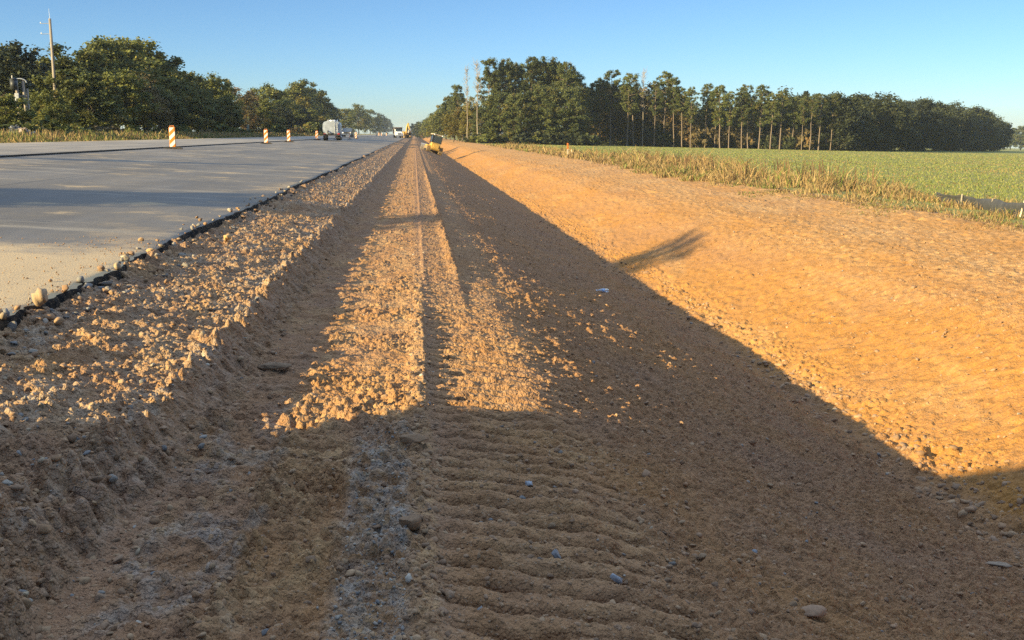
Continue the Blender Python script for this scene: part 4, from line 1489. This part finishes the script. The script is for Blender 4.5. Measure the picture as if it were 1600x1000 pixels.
M_lamp = painted('clear_lens', (0.85, 0.87, 0.9), 0.15, 0.05, 3, None, 0.3, 0.0, 0.8)
M_darkpaint = painted('dark_blue_paint', (0.035, 0.045, 0.06), 0.3, 0.2, 3, (0.12, 0.10, 0.08), 0.2, 0.0, 0.6)
M_rust = painted('brown_dump_body', (0.13, 0.075, 0.045), 0.7, 0.3, 4, (0.25, 0.17, 0.10), 0.4)


def wheel(parent, x, y, r, wdt, dual=False):
    m = MB()
    for dx in ((0, ) if not dual else (-wdt*0.55, wdt*0.55)):
        m.cyl(r, r, wdt, (x+dx, y, r), (0, R(90), 0), 22)
        m.cyl(r*0.93, r*0.93, wdt*1.12, (x+dx, y, r), (0, R(90), 0), 22)
    t = m.build('wheel', M_rubber, parent)
    s = 1 if x > 0 else -1
    off = (wdt*1.15 if dual else wdt*0.6)
    MB().cyl(r*0.55, r*0.55, 0.04, (x+s*off, y, r), (0, R(90), 0), 18).cyl(r*0.22, r*0.18, 0.10, (x+s*off, y, r), (0, R(90), 0), 12).build('rim', M_chrome, t)


def tank_truck():
    t = empty('tank_truck')
    MB().box((0.9, 8.2, 0.28), (0, 0, 0.95)).box((2.3, 0.10, 0.22), (0, -4.15, 0.85)).box((0.12, 0.1, 0.5), (-0.7, -4.1, 0.7)).box((0.12, 0.1, 0.5), (0.7, -4.1, 0.7)).build('chassis', M_black, t)
    n = 28
    pl = [(1.20*math.copysign(abs(math.cos(a))**0.55, math.cos(a)), 1.95+1.02*math.copysign(abs(math.sin(a))**0.55, math.sin(a))) for a in [2*math.pi*i/n for i in range(n)]]
    m = MB().prism(pl, -3.9, 1.9, 'y')
    m.prism([(x*0.93, 1.95+(z-1.95)*0.93) for x, z in pl], -4.03, -3.89, 'y')
    m.prism([(x*0.78, 1.95+(z-1.95)*0.78) for x, z in pl], -4.12, -4.02, 'y')
    b = m.build('tank', M_tankw, t)
    for y in (-3.7, -1.9, 0.0, 1.7):
        MB().prism([(x*1.02, 1.95+(z-1.95)*1.02) for x, z in pl], y-0.05, y+0.05, 'y').build('band', M_chrome, b)
    m = MB()
    for s in (-1, 1):
        m.bar((0.62+s*0.2, -4.2, 0.95), (0.62+s*0.2, -4.15, 2.9), 0.03)
        m.bar((0.62+s*0.2, -4.15, 2.9), (0.62+s*0.2, -3.6, 3.15), 0.03)
    for i in range(7):
        m.bar((0.42, -4.19, 1.15+i*0.28), (0.82, -4.19, 1.15+i*0.28), 0.022)
    m.build('ladder', M_chrome, t)
    m = MB().bar((-0.5, -3.6, 3.1), (0.5, -3.6, 3.1), 0.03)
    for s in (-1, 1):
        m.bar((s*0.5, -3.6, 2.9), (s*0.5, -3.6, 3.1), 0.03)
        m.bar((s*0.5, -3.6, 3.1), (s*0.5, 1.5, 3.1), 0.03)
    m.build('top_rail', M_white, t)
    MB().cyl(0.32, 0.30, 0.2, (0, -2.5, 3.02)).cyl(0.32, 0.30, 0.2, (0, -0.5, 3.02)).build('hatch', M_chrome, t)
    MB().bar((-0.5, -4.1, 1.5), (-0.5, -4.45, 1.3), 0.08).bar((-0.5, -4.45, 1.3), (-0.5, -4.45, 1.05), 0.08).build('drain_valve', M_black, t)
    c = MB().prism([(2.2, 0.8), (4.0, 0.8), (4.0, 2.0), (3.55, 2.75), (2.2, 2.75)], -1.15, 1.15, 'x').build('cab', M_white, t)
    MB().prism([(3.70, 2.05), (4.02, 2.05), (3.68, 2.66), (3.6, 2.66)], -1.0, 1.0, 'x').build('windshield', M_glass, c)
    for s in (-1, 1):
        MB().box((0.06, 0.24, 0.45), (s*1.42, 3.6, 2.05), bev=0.02).bar((s*1.15, 3.6, 2.2), (s*1.42, 3.6, 2.2), 0.02).build('side_mirror', M_black, c)
        MB().box((0.30, 0.06, 0.16), (s*0.95, -4.22, 1.0), bev=0.02).build('tail_lamp', M_red, t)
        MB().box((0.62, 0.05, 0.55), (s*0.86, -3.75, 0.62)).build('mud_flap', M_rubber, t)
        wheel(t, s*0.9, -2.9, 0.5, 0.26, True)
        wheel(t, s*0.9, -1.7, 0.5, 0.26, True)
        wheel(t, s*1.0, 3.1, 0.5, 0.28)
    return t


def truck_front(name, hood, body):
    """Conventional dump truck; nose along -Y."""
    t = empty(name)
    MB().box((0.9, 8.4, 0.3), (0, 0.6, 0.95)).build('chassis', M_black, t)
    h = MB().prism([(-3.6, 0.75), (-3.68, 1.55), (-3.45, 1.85), (-1.7, 2.05), (-1.7, 0.75)], -0.75, 0.75, 'x').build('hood', hood, t)
    g = MB().box((1.0, 0.06, 0.85), (0, -3.68, 1.25), bev=0.02).build('grille', M_chrome, h)
    MB().box((2.4, 0.22, 0.36), (0, -3.75, 0.72), bev=0.05).build('bumper', M_chrome, t)
    c = MB().prism([(-1.75, 0.8), (-1.75, 2.0), (-1.35, 2.85), (0.1, 2.85), (0.1, 0.8)], -1.12, 1.12, 'x').build('cab', hood, t)
    MB().prism([(-1.80, 2.03), (-1.44, 2.78), (-1.36, 2.78), (-1.72, 2.03)], -1.0, 1.0, 'x').build('windshield', M_glass, c)
    MB().box((2.3, 0.5, 0.10), (0, -1.35, 2.90), (R(12), 0, 0), 0.03).build('visor', M_black, c)
    for s in (-1, 1):
        MB().prism([(-3.5, 0.75), (-3.4, 1.35), (-2.9, 1.5), (-2.3, 1.3), (-2.1, 0.75), (-2.3, 0.75), (-2.5, 1.15), (-2.9, 1.25), (-3.2, 1.1), (-3.3, 0.75)], s*0.74, s*1.2, 'x').build('fender', hood, t)
        MB().box((0.30, 0.08, 0.24), (s*0.95, -3.5, 1.2), bev=0.03).build('headlight', M_lamp, t)
        MB().bar((s*1.2, 0.25, 0.9), (s*1.2, 0.25, 3.6), 0.09).build('exhaust_stack', M_chrome, t)
        MB().box((0.08, 0.25, 0.55), (s*1.45, -1.45, 2.15), bev=0.02).bar((s*1.1, -1.45, 2.35), (s*1.45, -1.45, 2.35), 0.02).build('side_mirror', M_chrome, c)
        wheel(t, s*1.0, -2.85, 0.52, 0.28)
        wheel(t, s*0.92, 2.6, 0.52, 0.26, True)
        wheel(t, s*0.92, 3.9, 0.52, 0.26, True)
    m = MB().prism([(0.45, 1.3), (0.3, 3.1), (-0.9, 3.3), (-0.9, 3.4), (0.5, 3.25), (5.0, 3.1), (5.2, 1.3)], -1.22, 1.22, 'x')
    for y in (1.2, 2.1, 3.0, 3.9, 4.7):
        for s in (-1, 1):
            m.box((0.10, 0.14, 1.6), (s*1.26, y, 2.2))
    m.build('dump_body', body, t)
    return t


def pickup():
    t = empty('pickup_truck')
    b = MB().prism([(-2.6, 0.55), (-2.65, 1.05), (-1.2, 1.18), (-0.5, 1.75), (0.9, 1.78), (1.1, 1.15), (2.7, 1.12), (2.75, 0.55)], -0.95, 0.95, 'x').build('body', M_darkpaint, t)
    MB().prism([(-1.22, 1.20), (-0.55, 1.72), (-0.49, 1.70), (-1.12, 1.18)], -0.8, 0.8, 'x').build('windshield', M_glass, b)
    MB().box((1.0, 0.06, 0.28), (0, -2.66, 0.83), bev=0.02).build('grille', M_black, b)
    MB().box((1.85, 0.14, 0.2), (0, -2.70, 0.56), bev=0.04).build('bumper', M_chrome, t)
    for s in (-1, 1):
        MB().box((0.36, 0.08, 0.24), (s*0.74, -2.64, 0.88), bev=0.03).build('headlight', M_lamp, t)
        MB().box((0.2, 0.1, 0.16), (s*1.08, -0.8, 1.25), bev=0.03).build('side_mirror', M_black, t)
        wheel(t, s*0.83, -1.75, 0.38, 0.26)
        wheel(t, s*0.83, 1.75, 0.38, 0.26)
    return t


def track_part(parent, x, L, hgt, wdt, ytop=0.0):
    pl = []
    for i in range(9):
        a = -math.pi/2+math.pi*i/8
        pl.append((L/2-hgt/2+hgt/2*math.cos(a), hgt/2+hgt/2*math.sin(a)))
    for i in range(9):
        a = math.pi/2+math.pi*i/8
        pl.append((-L/2+hgt/2+hgt/2*math.cos(a), hgt/2+hgt/2*math.sin(a)))
    m = MB().prism(pl, x-wdt/2, x+wdt/2, 'x')
    per = 2*(L-hgt)+math.pi*hgt
    k_ = int(per/0.2)
    for i in range(k_):
        s = i/k_*per
        if s < L-hgt:
            y, z, a = -L/2+hgt/2+s, 0, 0
        elif s < L-hgt+math.pi*hgt/2:
            q = (s-(L-hgt))/(hgt/2)
            y, z, a = L/2-hgt/2+hgt/2*math.sin(q), hgt/2-hgt/2*math.cos(q), q
        elif s < 2*(L-hgt)+math.pi*hgt/2:
            y, z, a = L/2-hgt/2-(s-(L-hgt)-math.pi*hgt/2), hgt, math.pi
        else:
            q = (s-2*(L-hgt)-math.pi*hgt/2)/(hgt/2)
            y, z, a = -L/2+hgt/2-hgt/2*math.sin(q), hgt/2+hgt/2*math.cos(q), math.pi+q
        m.box((wdt*0.98, 0.05, 0.10), (x, y, z), (a, 0, 0))
    return m.build('track', M_track, parent)


def dozer():
    t = empty('bulldozer')
    for s in (-1, 1):
        tr_ = track_part(t, s*0.92, 2.7, 0.82, 0.52)
        for y in (-0.8, -0.3, 0.2, 0.7):
            MB().cyl(0.17, 0.17, 0.05, (s*1.20, y, 0.24), (0, R(90), 0), 14).build('roller', M_black, tr_)
        MB().prism([(-1.15, 0.80), (-1.15, 1.0), (0.3, 1.0), (0.3, 0.80)], s*0.62, s*1.20, 'x').build('fender', M_yellow, t)
    MB().prism([(-1.55, 0.55), (-1.62, 1.25), (-1.35, 1.45), (-0.4, 1.45), (-0.4, 0.45), (-1.3, 0.38)], -0.62, 0.62, 'x').build('rear_body', M_yellow, t)
    MB().box((0.85, 0.10, 0.55), (0, -1.62, 0.95), bev=0.04).build('rear_panel', M_yellow, t)
    hd = MB().prism([(0.1, 0.5), (0.1, 1.35), (1.55, 1.15), (1.62, 0.5)], -0.45, 0.45, 'x').build('hood', M_yellow, t)
    MB().bar((0.25, 0.7, 1.2), (0.25, 0.7, 1.95), 0.05).build('exhaust_pipe', M_black, hd)
    c = MB()
    z0, z1 = 1.42, 2.55
    for x in (-0.68, 0.68):
        for y in (-1.25, 0.1):
            c.box((0.10, 0.12, z1-z0), (x, y, (z0+z1)/2))
        c.box((0.08, 1.3, 0.09), (x, -0.58, 1.85))
    c.box((1.4, 0.1, 0.09), (0, -1.25, 1.48))
    cab_ = c.build('cab_frame', M_black, t)
    MB().box((1.26, 0.03, 0.90), (0, -1.24, 1.98)).build('rear_window', M_glass, cab_)
    for s in (-1, 1):
        MB().box((0.03, 1.2, 0.90), (s*0.66, -0.58, 1.98)).build('side_window', M_glass, cab_)
    MB().box((1.26, 0.03, 0.90), (0, 0.09, 1.98)).build('front_window', M_glass, cab_)
    MB().box((1.66, 1.85, 0.13), (0, -0.55, 2.62), bev=0.05).build('cab_roof', painted('dusty_roof', (0.52, 0.42, 0.28), 0.7, 0.25, 5), t)
    for s in (-1, 1):
        MB().box((0.18, 0.1, 0.14), (s*0.6, -1.50, 2.60), bev=0.02).build('work_lamp', M_lamp, t)
    MB().box((0.34, 0.1, 0.42), (-0.1, -1.0, 1.75), (0, 0, 0), 0.06).build('seat', M_black, t)
    prof_ = [(1.95, -0.05), (1.80, 0.25), (1.78, 0.6), (1.88, 0.95), (2.02, 1.12), (2.08, 1.12), (1.96, 0.9), (1.88, 0.6), (1.90, 0.25), (2.02, -0.05)]
    b = MB().prism(prof_, -1.55, 1.55, 'x').build('blade', M_steelw, t)
    m = MB()
    for s in (-1, 1):
        m.bar((s*0.55, 0.6, 0.45), (s*0.55, 1.85, 0.35), 0.09)
    m.build('push_arm', M_yellow, t)
    return t


def excavator():
    t = empty('excavator')
    for s in (-1, 1):
        track_part(t, s*1.15, 4.0, 0.9, 0.6)
    MB().box((1.9, 2.4, 0.5), (0, 0, 0.75)).cyl(0.7, 0.7, 0.2, (0, 0, 1.08)).build('undercarriage', M_black, t)
    MB().prism([(-2.3, 1.15), (-2.5, 1.6), (-2.4, 2.35), (-1.0, 2.45), (1.2, 2.1), (1.2, 1.15)], -1.35, 1.35, 'x').build('engine_deck', M_yellow, t)
    c = MB().prism([(-0.2, 1.2), (-0.2, 3.0), (1.2, 3.0), (1.6, 2.2), (1.6, 1.2)], -1.35, -0.35, 'x').build('cab', M_black, t)
    MB().prism([(1.30, 2.9), (1.66, 2.2), (1.66, 1.5), (1.60, 1.5), (1.58, 2.2), (1.22, 2.9)], -1.28, -0.42, 'x').build('windshield', M_glass, c)
    b = MB().prism([(0.8, 1.6), (1.9, 4.3), (2.7, 5.15), (3.1, 5.1), (2.5, 4.1), (1.5, 1.6)], 0.05, 0.55, 'x').build('boom', M_yellow, t)
    s_ = MB().prism([(2.5, 5.1), (3.05, 5.35), (4.3, 2.9), (4.0, 2.75)], 0.12, 0.48, 'x').build('arm', M_yellow, t)
    MB().prism([(4.0, 2.9), (4.35, 2.95), (4.6, 2.3), (4.2, 1.75), (3.5, 1.8), (3.3, 2.2), (3.7, 2.3)], -0.2, 0.8, 'x').build('bucket', M_steelw, t)
    MB().bar((0.3, 1.7, 1.7), (0.3, 2.1, 3.6), 0.09).build('boom_cylinder', M_chrome, t)
    return t


def place(o, px, Y, zf, rz, lb, cat_, tilt=(0, 0), dz=0.0):
    p = at(px, Y)
    o.location = (p[0], Y, float(zf(p[0]))+dz)
    o.rotation_euler = (tilt[0], tilt[1], rz)
    return tag(o, lb, cat_)


tt_ = tank_truck()
tt_.scale = (0.90, 0.85, 0.80)
place(tt_, 520, 138, lambda x: float(road_z(x))+0.06, R(2), 'white tank truck seen from behind on the far lane', 'tank truck')
place(pickup(), 543.5, 222, lambda x: float(road_z(x))+0.06, R(-3), 'dark pickup with bright headlight coming along the far lane behind the tank truck', 'pickup')
dt_ = truck_front('dump_truck', M_white, M_rust)
dt_.scale = (0.95, 0.95, 0.9)
place(dt_, 622.5, 318, lambda x: float(road_z(x)), R(6), 'white nosed dump truck with brown body far up the road', 'truck')
ex_ = excavator()
ex_.scale = (0.85, 0.85, 0.85)
place(ex_, 634, 332, lambda x: float(road_z(x)), R(-155), 'yellow excavator with raised boom beside the far dump truck', 'excavator')
dz_ = dozer()
dz_.scale = (0.86, 0.86, 0.86)
dp = at(675, 134)
dz_.location = (dp[0], 134.0, float(prof(np.float64(dp[0]))+Z0)+0.03)
dz_.rotation_mode = 'XYZ'
dz_.rotation_euler = (0, math.atan(0.27), R(10))
tag(dz_, 'muddy yellow bulldozer seen from behind, tilted on the ditch slope', 'bulldozer')

# the site vehicle parked beside the viewpoint, whose shadow covers the near ground
tk = empty('service_van', (-8.05, 1.58, float(road_z(-8.05))))
tk.scale = (1, 1, 1.27)
tag(tk, 'white service van parked on the pavement beside the viewpoint, casting the near shadow', 'van')
b = MB().prism([(0, 0.45), (-0.04, 1.82), (-0.15, 1.88), (-4.2, 1.88), (-4.85, 1.25), (-5.6, 1.10), (-5.75, 0.85), (-5.75, 0.45)], -0.95, 0.95, 'x').build('body', M_white, tk)
MB().prism([(-4.27, 1.84), (-4.84, 1.28), (-4.90, 1.30), (-4.33, 1.86)], -0.82, 0.82, 'x').build('windshield', M_glass, b)
for s in (-1, 1):
    MB().box((0.62, 0.03, 0.45), (s*0.40, -0.005, 1.42), bev=0.01).build('rear_window', M_glass, b)
    MB().box((0.03, 0.9, 0.45), (s*0.945, -3.6, 1.42), bev=0.01).build('side_window', M_glass, b)
    MB().box((0.10, 0.04, 0.30), (s*0.88, 0.01, 1.0), bev=0.01).build('tail_lamp', M_red, tk)
    MB().box((0.18, 0.1, 0.2), (s*1.06, -4.3, 1.25), bev=0.03).build('side_mirror', M_black, tk)
    wheel(tk, s*0.84, -1.1, 0.36, 0.24)
    wheel(tk, s*0.84, -4.7, 0.36, 0.24)
MB().box((1.8, 0.14, 0.22), (0, 0.06, 0.52), bev=0.04).build('bumper', M_black, tk)

# ------------------------------------------------------------------ air
hb = MB().box((5600, 5000, 105), (0, 2200, -25.5))
k = bpy.data.materials.new('air')
k.use_nodes = True
for nd in list(k.node_tree.nodes):
    if nd.type != 'OUTPUT_MATERIAL':
        k.node_tree.nodes.remove(nd)
pv = k.node_tree.nodes.new('ShaderNodeVolumePrincipled')
pv.inputs['Color'].default_value = (0.72, 0.84, 0.95, 1)
pv.inputs['Density'].default_value = HAZE
pv.inputs['Anisotropy'].default_value = 0.0
k.node_tree.links.new(pv.outputs[0], k.node_tree.nodes['Material Output'].inputs['Volume'])
tag(hb.build('haze', k), 'thin pale haze in the air over the whole site', 'haze', kind='stuff')
